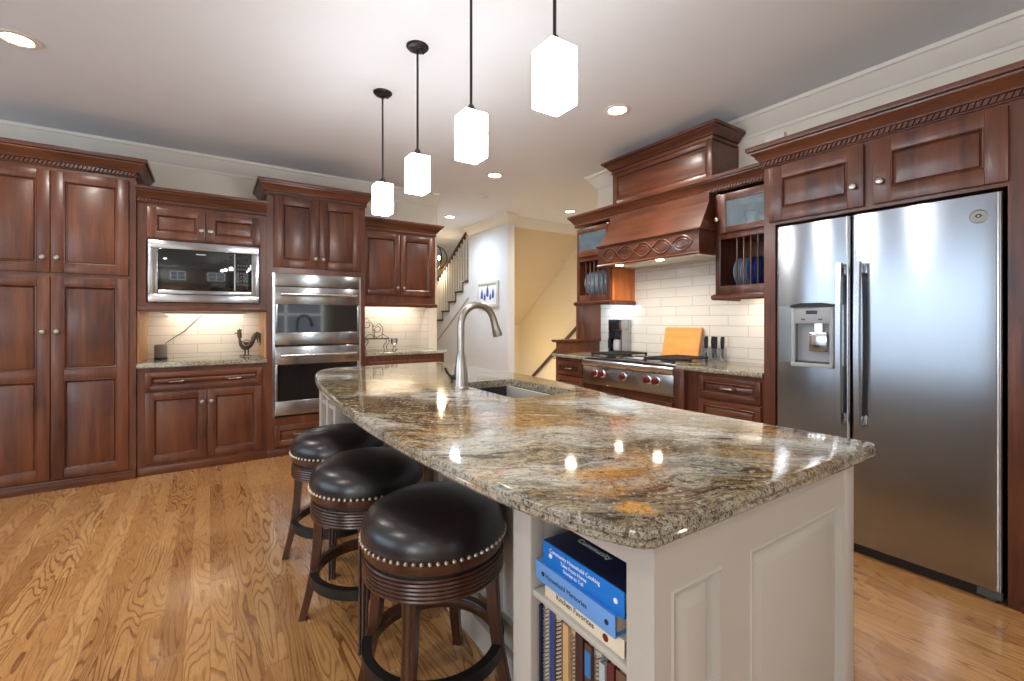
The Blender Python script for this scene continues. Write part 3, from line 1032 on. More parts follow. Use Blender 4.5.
def rack(name, a0, a1, label, dowels, glass, hinge):
    t = thing(name, label, 'cabinet', (3.45, -(a0 + a1) / 2, 1.44))
    m = MB(FB)
    w = .03
    m.box(a0, RX, 1.475, a0 + w, WB - .014, 2.25).box(a1 - w, RX, 1.475, a1, WB - .014, 2.25)
    m.box(a0 + w, 3.585, 1.475, a1 - w, WB - .014, 2.25)
    for z0, z1 in ((1.475, 1.547), (1.915, 1.945), (2.225, 2.25)):
        m.box(a0 + w, RX, z0, a1 - w, 3.585, z1)
    m.build('carcass', 'cherry', t)
    m = MB(FB)
    for k, (x0, x1) in enumerate(((a0, a0 + .042), (a1 - .042, a1))):
        m.box(x0, RX - .018, 1.475, x1, RX, 2.25, .002)
    m.box(a0 + .042, RX - .018, 1.475, a1 - .042, RX, 1.547, .002).box(a0 + .042, RX - .018, 1.9, a1 - .042, RX, 1.95, .002)
    m.build('face_frame', 'cherry', t)
    MB(FB).sweep([(0, 1.44), (.016, 1.44), (.024, 1.452), (.024, 1.472), (.006, 1.485), (0, 1.485)], [(a0, WB - .02), (a0, RX - .018), (a1, RX - .018), (a1, WB - .02)]).build('light_rail', 'cherry_y', t)
    m = MB(FB)
    f = RX - .036
    d0, d1, z0, z1 = a0 + .03, a1 - .03, 1.945, 2.24
    g0, g1, h0, h1 = glass
    m.box(d0, f, z0, g0, RX - .019, z1, .003).box(g1, f, z0, d1, RX - .019, z1, .003)
    m.box(g0, f, z0, g1, RX - .019, h0, .003).box(g0, f, h1, g1, RX - .019, z1, .003)
    d = m.build('door', 'cherry', t)
    MB(FB).box(g0, f + .006, h0, g1, f + .01, h1).build('glass', 'cab_glass', d)
    knob(d, FB, hinge, f, 2.05)
    for x in dowels:
        MB(FB).tube([(x, RX + .012, 1.547), (x, RX + .012, 1.915)], .006, 8).build('dowel', 'cherry', t)
    return t


rack('plate_rack_cabinet', -2.05, -1.537, 'cherry plate rack cabinet with glass door beside the refrigerator', [-1.895 + i * .052 for i in range(6)], (-1.955, -1.6, 1.992, 2.185), -2.016)
rack('plate_rack_cabinet', -3.642, -3.165, 'cherry plate rack cabinet with glass door at the far left of the hood', [-3.53 + i * .06 for i in range(6)], (-3.6, -3.2, 2.012, 2.19), -3.16)


def plate_mb(a, d, z, r):
    return MB(FB).lathe([(.001, 0), (r * .6, 0), (r * .66, -.006), (r * .98, -.018), (r, -.021), (r * .99, -.024), (r * .64, -.012), (r * .58, -.006), (.001, -.006)], (a, d, z), 40, 'x')


for i, (mt, nm) in enumerate((('plate_blue', 'pale blue plate'), ('plate_blue', 'pale blue plate'), ('plate_cobalt', 'cobalt blue plate'), ('plate_cobalt', 'cobalt blue plate'), ('plate_navy', 'navy plate'), ('plate_navy', 'navy plate'))):
    o = ['first', 'second', 'third', 'fourth', 'fifth', 'last'][i]
    single(plate_mb(-1.91 + i * .052, 3.405, 1.5475 + .108, .108), 'plate', mt, f'{nm}, {o} from the left in the rack beside the refrigerator', 'plate', 'plates in the right rack')
for i in range(6):
    o = ['first', 'second', 'third', 'fourth', 'fifth', 'last'][i]
    single(plate_mb(-3.545 + i * .06, 3.425, 1.5475 + .131, .131), 'plate', 'plate_blue', f'slate blue plate, {o} from the left in the rack left of the hood', 'plate', 'plates in the left rack')
t = thing('mug', 'tall white mug behind the glass door beside the refrigerator', 'mug', (3.42, 1.83, 1.945))
MB(FB).lathe([(.04, 1.9455), (.044, 1.95), (.044, 2.1), (.041, 2.1), (.04, 1.955), (.001, 1.955)], (-1.85, 3.42, 0), 24).build('body', 'white_ceramic', t)
MB(FB).tube([(-1.85 + .043 + .028 * sin(q), 3.42, 2.03 + .038 * cos(q)) for q in [pi * i / 8 for i in range(9)]], .006, 8).build('handle', 'white_ceramic', t)
for i in range(3):
    single(MB(FB).lathe([(.026, 1.9455), (.028, 1.95), (.032, 2.06), (.0305, 2.06), (.027, 1.952), (.001, 1.952)], (-1.74 + i * .07, 3.36, 0), 20), 'tumbler', 'clear', f'clear glass tumbler, {["left", "middle", "right"][i]} one of three behind the right glass door', 'glass', 'tumblers in the right glass cabinet')
MB(FB).box(-3.1648, RX + .02, 1.475, -3.1615, WB - .014, 1.915).build('end_panel', 'cherry_lit', bpy.data.objects['plate_rack_cabinet.001'])  # thin sheet on the rack side, carries the painted hood light
single(MB(FB).lathe([(.03, 1.9455), (.035, 1.955), (.085, 2.05), (.09, 2.07), (.084, 2.07), (.03, 1.965), (.001, 1.965)], (-3.45, 3.42, 0), 28), 'bowl', 'teal', 'teal bowl behind the glass door left of the hood', 'bowl')

# ---- hood
t = thing('range_hood', 'cherry mantel range hood with carved lattice band over the rangetop', 'range hood', (3.3, 2.6, 1.8))
HX = 3.05
a0, a1 = -3.118, -2.056
zb0, zb1, zs = 1.785, 1.972, 2.2
MB(FB).box(a0, RX + .01, zb1, a1, WB - .014, 2.272).build('back_box', 'cherry_y', t)
m = MB(FB)
m.loft([[(a0, HX + .01, zb1 + .012), (a1, HX + .01, zb1 + .012), (a1, RX + .01, zb1 + .012), (a0, RX + .01, zb1 + .012)],
        [(a0 + .012, RX - .075, zs), (a1 - .012, RX - .075, zs), (a1 - .012, RX + .01, zs), (a0 + .012, RX + .01, zs)]])
m.box(a0 + .012, RX - .075, zs, a1 - .012, RX + .01, 2.272)
m.build('slope', 'cherry_y', t)
m = MB(FB)
m.box(a0, HX, zb0 + .012, a1, HX + .03, zb1, .002).box(a0, HX + .03, zb0 + .012, a0 + .03, RX - .04, zb1).box(a1 - .03, HX + .03, zb0 + .012, a1, RX - .04, zb1)
m.box(a0, RX - .04, zb0 + .012, a0 + .03, WB - .014, zb1).box(a1 - .03, RX - .04, zb0 + .012, a1, WB - .014, zb1)
m.sweep([(0, zb1 - .006), (.012, zb1 - .006), (.016, zb1 + .004), (.006, zb1 + .014), (0, zb1 + .014)], [(a0, RX - .04), (a0, HX), (a1, HX), (a1, RX - .04)])
m.sweep([(0, zb0), (.006, zb0), (.01, zb0 + .01), (.004, zb0 + .02), (0, zb0 + .02)], [(a0, RX - .04), (a0, HX), (a1, HX), (a1, RX - .04)])
m.box(a0, HX, zb1 - .004, a1, RX + .01, zb1 + .012)
m.build('band', 'cherry_y', t)
m = MB(FB)
n = 60
zc_ = (zb0 + zb1) / 2 + .006
for s_ in (1, -1):
    m.tube([(a0 + .05 + (a1 - a0 - .1) * i / n, HX - .001, zc_ + s_ * .058 * sin(2 * pi * 2.5 * i / n)) for i in range(n + 1)], .0065, 6)
for i in range(5):
    cx_ = a0 + .05 + (a1 - a0 - .1) * (i + .5) / 5
    m.tube([(cx_ + .056 * cos(q), HX + .001, zc_ + .032 * sin(q)) for q in [2 * pi * k / 24 for k in range(24)]], .005, 6, closed=True)
m.build('lattice_carving', 'cherry_y', t)
m = MB(FB)
zl = zb0 + .008
m.box(a0 + .03, HX + .03, zl, a1 - .03, HX + .12, zl + .02).box(a0 + .03, 3.45, zl, a1 - .03, WB - .014, zl + .02).box(a0 + .03, HX + .12, zl, a0 + .1, 3.45, zl + .02).box(a1 - .1, HX + .12, zl, a1 - .03, 3.45, zl + .02)
lin_ = m.build('liner', 'liner_steel', t)
m = MB(FB)
for i in range(20):
    x = a0 + .1 + i * .043
    m.prism_y([(x, zl + .015), (x + .012, zl + .002), (x + .03, zl + .002), (x + .043, zl + .015), (x + .043, zl + .021), (x, zl + .021)], HX + .12, 3.45)
m.build('baffle_filter', 'liner_steel', lin_)
for a in (-2.93, -2.48):
    MB(FB).lathe([(.034, zl + .001), (.034, zl - .004), (.028, zl - .006)], (a, HX + .085, 0), 20).build('hood_bulb', 'bulb_warm', lin_)
    lamp('hood_lamp', 'SPOT', (HX + .085, -a, zl - .012), 15, (1, .9, .74), (0, 0, 0), spot_size=radians(165), spot_blend=.8, shadow_soft_size=.03)
cab_crown(t, FB, [(-3.66, WB - .014), (-3.66, RX - .02), (-1.63, RX - .02)], 2.388, 'cherry_y', .95, rope=True, out=.8)
m = MB(FB).box(-3.655, RX - .015, 2.272, -1.63, WB - .014, 2.38)
m.build('frieze', 'cherry_y', t)
# chimney box
c0, c1, cxf = -3.12, -2.075, 3.26
m = MB(FB)
m.box(c0, cxf, 2.385, c1, WB - .002, 2.71)
m.build('chimney_box', 'cherry_y', t)
door_front(t, FB, c0, c1, 2.388, 2.71, cxf, 'chimney_panel', 'cherry_y', stile=.05, raise_in=.02, th=.014)
MB(FB).sweep([(o, 2.695 + z * .9) for o, z in CABCROWN], [(c0, WB - .03), (c0, cxf - .012), (c1, cxf - .012), (c1, WB - .03)]).box(c0, cxf - .012, 2.80, c1, WB - .03, 2.807).build('chimney_crown', 'cherry_y', t)
single(MB(FB).box(-1.69, 3.29, 2.402, -1.565, 3.33, 2.585).box(-1.68, 3.288, 2.41, -1.575, 3.29, 2.575), 'ornament_block', 'frame_grey', 'small pale grey block standing on top of the refrigerator cabinet', 'block')

# ------------------------------------------------------------------ things on the range counter
ZC = .9455
t = thing('coffee_maker', 'steel and black drip coffee maker on the counter left of the rangetop', 'coffee maker', (3.53, 3.29, ZC))
a0, a1, f = -3.385, -3.2, 3.455
m = MB(FB)
m.box(a0, f, ZC, a1, 3.6, ZC + .03, .005).box(a0, 3.56, ZC + .03, a1, 3.6, ZC + .35, .003).box(a0, f, ZC + .24, a1, 3.56, ZC + .35, .006)
m.box(a1 - .014, f + .004, ZC + .03, a1, 3.56, ZC + .24).box(a0, f + .004, ZC + .03, a0 + .014, 3.56, ZC + .24)
m.build('housing', 'steel_oven', t)
MB(FB).box(a0 + .012, f - .004, ZC + .25, a1 - .03, f + .002, ZC + .342, .001).box(a0 + .0145, 3.545, ZC + .031, a1 - .0145, 3.5595, ZC + .239).build('front_panel', 'black_plastic', t)
MB(FB).box(a0 + .05, f - .006, ZC + .29, a1 - .07, f - .003, ZC + .32).build('display', 'display', t)
MB(FB).lathe([(.036, .031), (.046, .04), (.048, .085), (.042, .13), (.034, .145)], ((a0 + a1) / 2 - .005, 3.503, ZC), 24).build('carafe', 'grey_plastic', t)
MB(FB).lathe([(.035, .1455), (.037, .157), (.025, .165), (.002, .166)], ((a0 + a1) / 2 - .005, 3.503, ZC), 24).box(a0 + .028, 3.42, ZC + .05, a0 + .044, 3.436, ZC + .155, .004).box(a0 + .028, 3.43, ZC + .138, a0 + .044, 3.47, ZC + .155, .004).build('carafe_lid', 'black_plastic', t)

m = MB(FB)
zb, zt = ZC, 1.222
m.loft([[(-2.755, 3.50, zb), (-2.375, 3.50, zb), (-2.375, 3.53, zb), (-2.755, 3.53, zb)], [(-2.755, 3.565, zt), (-2.375, 3.565, zt), (-2.375, 3.595, zt), (-2.755, 3.595, zt)]])
bmesh.ops.bevel(m.bm, geom=m.bm.edges[:], offset=.005, segments=2, affect='EDGES')
single(m, 'cutting_board', 'honey_wood', 'honey coloured wooden cutting board leaning on the tile behind the rangetop', 'cutting board')

t = thing('knife_block', 'clear acrylic knife holder on the counter right of the cutting board', 'knife block', (3.5, 2.2, ZC))
m = MB(FB)
m.box(-2.295, 3.44, ZC, -2.13, 3.54, ZC + .012, .002)
m.box(-2.295, 3.44, ZC + .012, -2.13, 3.446, ZC + .115).box(-2.295, 3.534, ZC + .012, -2.13, 3.54, ZC + .115)
m.build('walls', 'clear', t)
for i, (a, d_, lab) in enumerate(((-2.275, 3.475, 'leftmost black handled knife in the clear holder'), (-2.235, 3.51, 'second black handled knife from the left in the clear holder'), (-2.19, 3.475, 'third black handled knife from the left in the clear holder'), (-2.15, 3.51, 'rightmost black handled knife in the clear holder'))):
    t = thing('knife', lab, 'knife', (d_, -a, ZC + .02), 'knives in the clear holder')
    MB(FB).loft([[(a - .011, d_ - .007, ZC + .105), (a + .011, d_ - .007, ZC + .105), (a + .011, d_ + .007, ZC + .105), (a - .011, d_ + .007, ZC + .105)],
                 [(a - .014, d_ - .009, ZC + .16), (a + .012, d_ - .009, ZC + .16), (a + .012, d_ + .009, ZC + .16), (a - .014, d_ + .009, ZC + .16)],
                 [(a - .011, d_ - .007, ZC + .205), (a + .014, d_ - .007, ZC + .205), (a + .014, d_ + .007, ZC + .205), (a - .011, d_ + .007, ZC + .205)]]).build('handle', 'black_plastic', t)
    MB(FB).prism_y([(a - .014, ZC + .105), (a + .012, ZC + .105), (a + .012, ZC + .03), (a + .004, ZC + .013), (a - .014, ZC + .06)], d_ - .001, d_ + .001).build('blade', 'chrome', t)

# ------------------------------------------------------------------ niche things
t = thing('smart_speaker', 'small dark grey cylinder speaker on the counter under the microwave', 'speaker', (-.372, 5.2, .93))
MB().lathe([(.04, .931), (.046, .935), (.048, .95), (.048, 1.05), (.044, 1.062), (.036, 1.066), (.001, 1.066)], (-.372, 5.2, 0), 28).build('body', 'speaker_cloth', t)
MB().lathe([(.0485, .931), (.05, .94), (.0485, .95)], (-.372, 5.2, 0), 28).build('base_ring', 'black_plastic', t)
MB().tube([(-.36, 5.245, 1.0), (-.34, 5.3, 1.075), (-.3, 5.38, 1.11), (-.2, 5.395, 1.19), (-.11, 5.396, 1.29), (-.06, 5.396, 1.345), (-.02, 5.38, 1.355)], .0035, 8).build('power_cord', 'dark_grey', t)


def light_strip(label, x0, x1, y0, y1, z, energy, color):
    if x1 - x0 > y1 - y0:
        y0, y1 = y0 - .06, y1 + .06
    else:
        x0, x1 = x0 - .06, x1 + .06
    t = thing('under_cabinet_light', label, 'light', ((x0 + x1) / 2, (y0 + y1) / 2, z))
    MB().box(x0, y0, z - .018, x1, y1, z, .003).build('housing', 'trim_white', t)
    MB().box(x0 + .01, y0 + .008, z - .021, x1 - .01, y1 - .008, z - .0175).build('lens', 'bulb_strip', t)
    lamp('strip_lamp', 'AREA', ((x0 + x1) / 2, (y0 + y1) / 2, z - .024), energy, color, (radians(52), 0, 0) if x1 - x0 > y1 - y0 else (0, radians(-52), 0), shape='RECTANGLE', size=abs(x1 - x0) - .02, size_y=abs(y1 - y0) * .8)


WARM = (1, .86, .66)
light_strip('slim lit strip light under the microwave cabinet', -.35, .3, 5.22, 5.27, 1.364, 2.3, (1, .9, .76))
light_strip('slim lit strip light under the wall cabinet right of the ovens', 1.5, 2.15, 5.22, 5.27, 1.474, 2.4, (1, .88, .72))
light_strip('slim lit strip light under the plate rack beside the refrigerator', 3.40, 3.45, 1.62, 1.97, 1.474, 1.6, (1, .9, .76))
light_strip('slim lit strip light under the plate rack left of the hood', 3.42, 3.47, 3.2, 3.58, 1.474, 1.3, (.7, .88, 1))

# rooster
t = thing('rooster_figurine', 'dark iron rooster figurine on the counter under the microwave', 'figurine', (.29, 5.2, .93))
X0, Y0, Z0 = .3, 5.2, .931


def R_(x, z, y=0):
    return (X0 + x, Y0 + y, Z0 + z)


m = MB()
body = [(-.055, .2, .018), (-.058, .165, .024), (-.05, .13, .034), (-.025, .105, .045), (.01, .1, .044), (.04, .115, .034), (.062, .14, .02)]
m.loft([[R_(x + r * .55 * cos(q) * (1 if i > 2 else .8), z + r * sin(q) * (.5 if i < 2 else .9), r * .55 * cos(q + pi / 2)) for q in [2 * pi * k / 14 for k in range(14)]] for i, (x, z, r) in enumerate(body)])
m.ball(R_(-.06, .232), .02, 2, (1, .8, 1))
m.tube([R_(-.058, .225), R_(-.056, .2), R_(-.055, .18)], .019, 12)
m.build('body', 'rooster', t)
m = MB().loft([[R_(-.078, .238, -.006), R_(-.078, .238, .006), R_(-.078, .224, .006), R_(-.078, .224, -.006)], [R_(-.103, .226, -.001), R_(-.103, .226, .001), R_(-.103, .223, .001), R_(-.103, .223, -.001)]])
m.build('beak', 'black_metal', t)
m = MB()
m.prism_y([(X0 - .075, Z0 + .247), (X0 - .08, Z0 + .268), (X0 - .066, Z0 + .258), (X0 - .06, Z0 + .28), (X0 - .05, Z0 + .262), (X0 - .036, Z0 + .27), (X0 - .044, Z0 + .245)], Y0 - .004, Y0 + .004)
m.prism_y([(X0 - .078, Z0 + .222), (X0 - .07, Z0 + .222), (X0 - .072, Z0 + .195), (X0 - .08, Z0 + .2)], Y0 - .004, Y0 + .004)
m.build('comb', 'black_metal', t)
m = MB()
for k, (hx, hz, ex, ez) in enumerate(((.085, .235, .13, .13), (.07, .225, .118, .12), (.1, .22, .14, .165), (.06, .205, .1, .125), (.09, .195, .12, .105))):
    m.tube([R_(.045, .13, (k - 2) * .004), R_(hx * .85, hz * .88, (k - 2) * .006), R_(hx + .005, hz, (k - 2) * .008), R_((hx + ex) / 2 + .016, (hz + ez) / 2 + .035, (k - 2) * .008), R_(ex, ez, (k - 2) * .008)], .009, 8, taper=[1, 1.3, 1.3, 1.1, .4])
m.build('tail', 'rooster', t)
MB().tube([R_(-.03, .15, -.026), R_(0, .165, -.03), R_(.03, .15, -.026), R_(.02, .115, -.03), R_(-.01, .105, -.032), R_(-.032, .125, -.03)], .006, 8, closed=True).build('wing', 'nickel', t)
for x in (-.012, .016):
    m = MB().tube([R_(x, .085), R_(x + .002, .04), R_(x, .012)], .006, 8)
    for e in ((-.045, -.012), (-.045, .012), (.03, 0)):
        m.tube([R_(x, .012), R_(x + e[0] * .6, .009, e[1]), R_(x + e[0], .005, e[1] * 1.4)], .0045, 6)
    m.build('leg', 'black_metal', t)

# scroll stand on the right counter
t = thing('scroll_stand', 'black wrought iron scroll stand on the counter right of the ovens', 'stand', (1.58, 5.15, .945))
X0, Y0, Z0 = 1.575, 5.15, .9455
m = MB()
for y in (-.05, .05):
    m.tube([(X0 - .15, Y0 + y, Z0 + .135), (X0 + .13, Y0 + y, Z0 + .135)], .005, 8)
for x in (-.15, -.05, .04, .13):
    m.tube([(X0 + x, Y0 - .05, Z0 + .135), (X0 + x, Y0 + .05, Z0 + .135)], .004, 8)
m.build('shelf_bars', 'black_metal', t)
for x in (-.13, .11):
    for y in (-.05, .05):
        m = MB().tube([(X0 + x + .03 * sin(q * 1.2) * (1 - q / 6), Y0 + y, Z0 + .135 - .13 * q / 5) for q in [i * .5 for i in range(11)]], .0045, 8)
        m.build('leg', 'black_metal', t)
m = MB()
for cx_, cz in ((-.09, .3), (.03, .25)):
    m.tube([(X0 + cx_ + (.06 - .004 * i) * cos(.55 * i + 2.4), Y0 + .05, Z0 + cz + (.06 - .004 * i) * sin(.55 * i + 2.4)) for i in range(13)], .004, 7)
m.tube([(X0 - .15, Y0 + .05, Z0 + .135), (X0 - .15, Y0 + .05, Z0 + .3), (X0 - .1, Y0 + .05, Z0 + .37), (X0 - .03, Y0 + .05, Z0 + .3), (X0 - .02, Y0 + .05, Z0 + .135)], .004, 7)
m.tube([(X0 - .01, Y0 + .05, Z0 + .135), (X0, Y0 + .05, Z0 + .27), (X0 + .05, Y0 + .05, Z0 + .31), (X0 + .09, Y0 + .05, Z0 + .25), (X0 + .08, Y0 + .05, Z0 + .135)], .004, 7)
m.tube([(X0 - .15, Y0 - .05, Z0 + .14), (X0 - .09, Y0 - .05, Z0 + .19), (X0 - .01, Y0 - .05, Z0 + .15), (X0 + .06, Y0 - .05, Z0 + .185), (X0 + .13, Y0 - .05, Z0 + .14)], .004, 7)
m.build('scrollwork', 'black_metal', t)
t = thing('glass_candle_holder', 'small clear glass candle holder beside the scroll stand', 'candle holder', (1.76, 5.15, .945))
MB().lathe([(.03, .946), (.032, .95), (.012, .965), (.012, 1.0), (.035, 1.02), (.04, 1.08), (.037, 1.08), (.032, 1.025), (.001, 1.02)], (1.775, 5.13, 0), 20).build('bowl', 'clear', t)

# ------------------------------------------------------------------ island
ZT = .93


def catmull(pts, n=8):
    P = [Vector(p) for p in pts]
    out = []
    for i in range(len(P) - 1):
        p0 = P[max(i - 1, 0)]; p1 = P[i]; p2 = P[i + 1]; p3 = P[min(i + 2, len(P) - 1)]
        for k in range(n):
            q = k / n
            out.append(.5 * ((2 * p1) + (p2 - p0) * q + (2 * p0 - 5 * p1 + 4 * p2 - p3) * q * q + (3 * p1 - p0 - 3 * p2 + p3) * q ** 3))
    out.append(P[-1])
    return out


left = catmull([(.79, 3.60), (.66, 3.48), (.585, 3.25), (.535, 2.95), (.487, 2.52), (.463, 2.1), (.452, 1.75), (.458, 1.42), (.474, 1.16), (.498, .9), (.525, .74), (.562, .6), (.596, .53)])
right = catmull([(1.603, .52), (1.592, .8), (1.572, 1.06), (1.575, 1.35), (1.63, 1.68), (1.7, 2.1), (1.73, 2.6), (1.71, 3.15), (1.66, 3.57), (1.62, 3.60)])
outline = [tuple(p) for p in left] + [(.609, .513), (.628, .504)] + [(.9, .5), (1.25, .5), (1.56, .5), (1.592, .506)] + [tuple(p) for p in right]
# outline runs counter clockwise seen from above
EDGE = [(-.03, .89), (-.012, .89), (-.004, .893), (0, .899), (-.001, .905), (-.004, .908), (-.001, .911), (0, .916), (-.003, .924), (-.01, .929), (-.03, ZT)]
m = MB()
n = len(outline)
P = [Vector(p) for p in outline]
rings = []
for i in range(n):
    a = (P[i] - P[i - 1]).normalized()
    b = (P[(i + 1) % n] - P[i]).normalized()
    nn = (Vector((a.y, -a.x)) + Vector((b.y, -b.x))).normalized()
    rings.append([(P[i].x + nn.x * o, P[i].y + nn.y * o, z) for o, z in EDGE])
cols = [[m.v(p) for p in r] for r in rings]
for i in range(n):
    j = (i + 1) % n
    for k in range(len(EDGE) - 1):
        m.face([cols[i][k], cols[j][k], cols[j][k + 1], cols[i][k + 1]])
SX0, SX1, SY0, SY1 = 1.145, 1.52, 1.69, 2.29
hole_t, hole_b = [], []
r = .03
for cx_, cy_, st in ((SX1 - r, SY1 - r, 0), (SX0 + r, SY1 - r, 1), (SX0 + r, SY0 + r, 2), (SX1 - r, SY0 + r, 3)):
    for k in range(5):
        q = pi / 2 * (st + k / 4)
        hole_t.append((cx_ + r * cos(q), cy_ + r * sin(q)))
vt = [m.v((x, y, ZT)) for x, y in hole_t]
vb = [m.v((x, y, .89)) for x, y in hole_t]
for i in range(len(vt)):
    j = (i + 1) % len(vt)
    m.face([vt[i], vt[j], vb[j], vb[i]])


def cap(outer, inner):
    es = []
    for L in (outer, inner):
        for i in range(len(L)):
            a, b = L[i], L[(i + 1) % len(L)]
            e = m.bm.edges.get((a, b)) or m.bm.edges.new((a, b))
            es.append(e)
    bmesh.ops.triangle_fill(m.bm, use_beauty=True, use_dissolve=False, edges=es)


cap([c[-1] for c in cols], vt)
cap([c[0] for c in cols], vb)
single(m, 'island_countertop', 'granite', 'big curved gold and grey granite top of the kitchen island', 'countertop')

t = thing('kitchen_island', 'white panelled kitchen island base with an open bookshelf end', 'island', (1.1, 2.0, 0))
IX0, IX1, IY0, IY1 = .655, 1.507, .53, 3.5
m = MB()
# long right side, knee wall, far end, floor plinth
m.box(1.487, .56, .1, IX1, IY1, .889)
m.box(.90, .98, .0, .925, 3.05, .889)
m.box(.925, 3.48, .1, 1.487, 3.5, .889)
m.box(.95, .56, .0, 1.45, 3.45, .1)
# near bookcase block
m.box(.66, .56, .82, .93, .979, .889)
m.box(.66, .56, .0, .93, .979, .33)
m.box(.93, .56, .0, .95, .979, .889)
# far bookcase block
m.box(.66, 3.0, .82, .93, 3.49, .889).box(.66, 3.0, 0, .93, 3.49, .12).box(.93, 3.0, 0, .95, 3.49, .889).box(.66, 3.47, .12, .93, 3.49, .82)
m.build('frame', 'white_paint', t)
for y0, y1 in ((.5301, .594), (.902, .98)):
    MB().box(.655, y0 + (.03 if y0 < .6 else 0), 0, .72 if y0 < .6 else .70, y1, .889, 0 if y0 < .6 else .003).box(.70, y0 + (.03 if y0 < .6 else 0), 0, .93, y0 + (.048 if y0 < .6 else .018), .889).build('post', 'white_paint', t)
for y0 in (3.0, 3.22, 3.44):
    MB().box(.655, y0, 0, .70, y0 + .05, .889, .003).build('post', 'white_paint', t)
MB().box(.66, .594, .604, .93, .902, .622, .006).build('shelf', 'white_paint', t)
MB().box(.665, 3.05, .48, .93, 3.44, .5, .004).box(.665, 3.05, .7, .93, 3.44, .72, .004).build('shelf', 'white_paint', t)
# end face: stiles and rails with two raised panels
m = MB()
f, b = IY0, .56
pan = [(.702, .862), (.968, 1.44)]
z0, z1 = .13, .785
m.box(IX0, f, 0, pan[0][0], b, .889).box(pan[0][1], f, 0, pan[1][0], b, .889).box(pan[1][1], f, 0, IX1, b, .889, .003)
for p0, p1 in pan:
    m.box(p0, f, 0, p1, b, z0).box(p0, f, z1, p1, b, .889)
m.build('end_frame', 'white_paint', t)
for p0, p1 in pan:
    m = MB()
    rr = .032
    rings = [(-.001, f + .001), (.004, f - .003), (.009, f - .001), (.012, f + .017), (.02, f + .019), (.02 + rr, f + .004), (.023 + rr, f + .003)]
    m.loft([[(p0 + i, y, z0 + i), (p1 - i, y, z0 + i), (p1 - i, y, z1 - i), (p0 + i, y, z1 - i)] for i, y in rings], cap0=False)
    m.build('end_panel', 'white_paint', t)
# knee wall panels and base
for y0, y1 in ((1.0, 1.48), (1.52, 2.0), (2.04, 2.52), (2.56, 3.0)):
    door_front(t, FB, -y1, -y0, .14, .86, .90, 'knee_panel', 'white_paint', stile=.06, th=.016)
MB().box(.875, .98, 0, .9, 3.0, .1, .004).build('base_molding', 'white_paint', t)

t = thing('sink', 'dark grey undermount sink sunk in the island granite', 'sink', (1.33, 2.0, .7))
m = MB()
o1 = .012


def rr_(x0, x1, y0, y1, z, r=.035):
    out = []
    for cx_, cy_, st in ((x1 - r, y1 - r, 0), (x0 + r, y1 - r, 1), (x0 + r, y0 + r, 2), (x1 - r, y0 + r, 3)):
        for k in range(5):
            q = pi / 2 * (st + k / 4)
            out.append((cx_ + r * cos(q), cy_ + r * sin(q), z))
    return out


m.loft([rr_(SX0 - .03, SX1 + .03, SY0 - .03, SY1 + .03, .889), rr_(SX0 - .004, SX1 + .004, SY0 - .004, SY1 + .004, .889), rr_(SX0 + .002, SX1 - .002, SY0 + .002, SY1 - .002, .75), rr_(SX0 + .02, SX1 - .02, SY0 + .02, SY1 - .02, .715),
        ], cap0=False)
m.loft([rr_(SX0 - .03, SX1 + .03, SY0 - .03, SY1 + .03, .889), rr_(SX0 - .012, SX1 + .012, SY0 - .012, SY1 + .012, .865), rr_(SX0 - .012, SX1 + .012, SY0 - .012, SY1 + .012, .705)], cap0=False)
m.build('basin', 'sink', t)
MB().lathe([(.042, .7155), (.044, .719), (.036, .719), (.03, .7165), (.001, .7165)], (1.33, 2.0, 0), 24).build('drain', 'chrome', t)

# faucet
t = thing('faucet', 'tall brushed nickel gooseneck faucet standing beside the island sink', 'faucet', (1.085, 2.11, ZT))
fx, fy = 1.085, 2.11
MB().lathe([(.042, 0), (.042, .006), (.037, .012), (.036, .05), (.033, .1), (.026, .16), (.02, .185)], (fx, fy, ZT + .0005), 28).build('base', 'nickel', t)
arc = [(fx, fy, ZT + .12), (fx, fy, 1.2), (fx, fy, 1.255)] + [(fx + .098 - .098 * cos(q), fy - .01 * q / pi, 1.26 + .105 * sin(q)) for q in [pi * .93 * i / 16 for i in range(1, 17)]]
sp = MB().tube(arc, .0185, 16).build('spout', 'nickel', t)
e = Vector(arc[-1]); dr_ = (Vector(arc[-1]) - Vector(arc[-2])).normalized()
pts = [e - dr_ * .01, e + dr_ * .015, e + dr_ * .04, e + dr_ * .08, e + dr_ * .088]
MB().tube([tuple(p) for p in pts], .0195, 16, taper=[.95, 1, 1.15, 1.4, 1.35]).build('spray_head', 'nickel', t)
m = MB().tube([(fx - .025, fy, ZT + .055), (fx - .055, fy + .012, ZT + .062)], .013, 12).tube([(fx - .05, fy + .01, ZT + .06), (fx - .07, fy + .02, ZT + .085), (fx - .078, fy + .025, ZT + .11)], .006, 8)
m.build('lever', 'bronze', t)
single(MB().lathe([(.019, .9305), (.019, .936), (.014, .94), (.012, .96), (.016, .966), (.012, .974), (.001, .975)], (1.16, 2.345, 0), 18), 'sink_button', 'bronze', 'small dark round button in the granite right of the faucet', 'button')

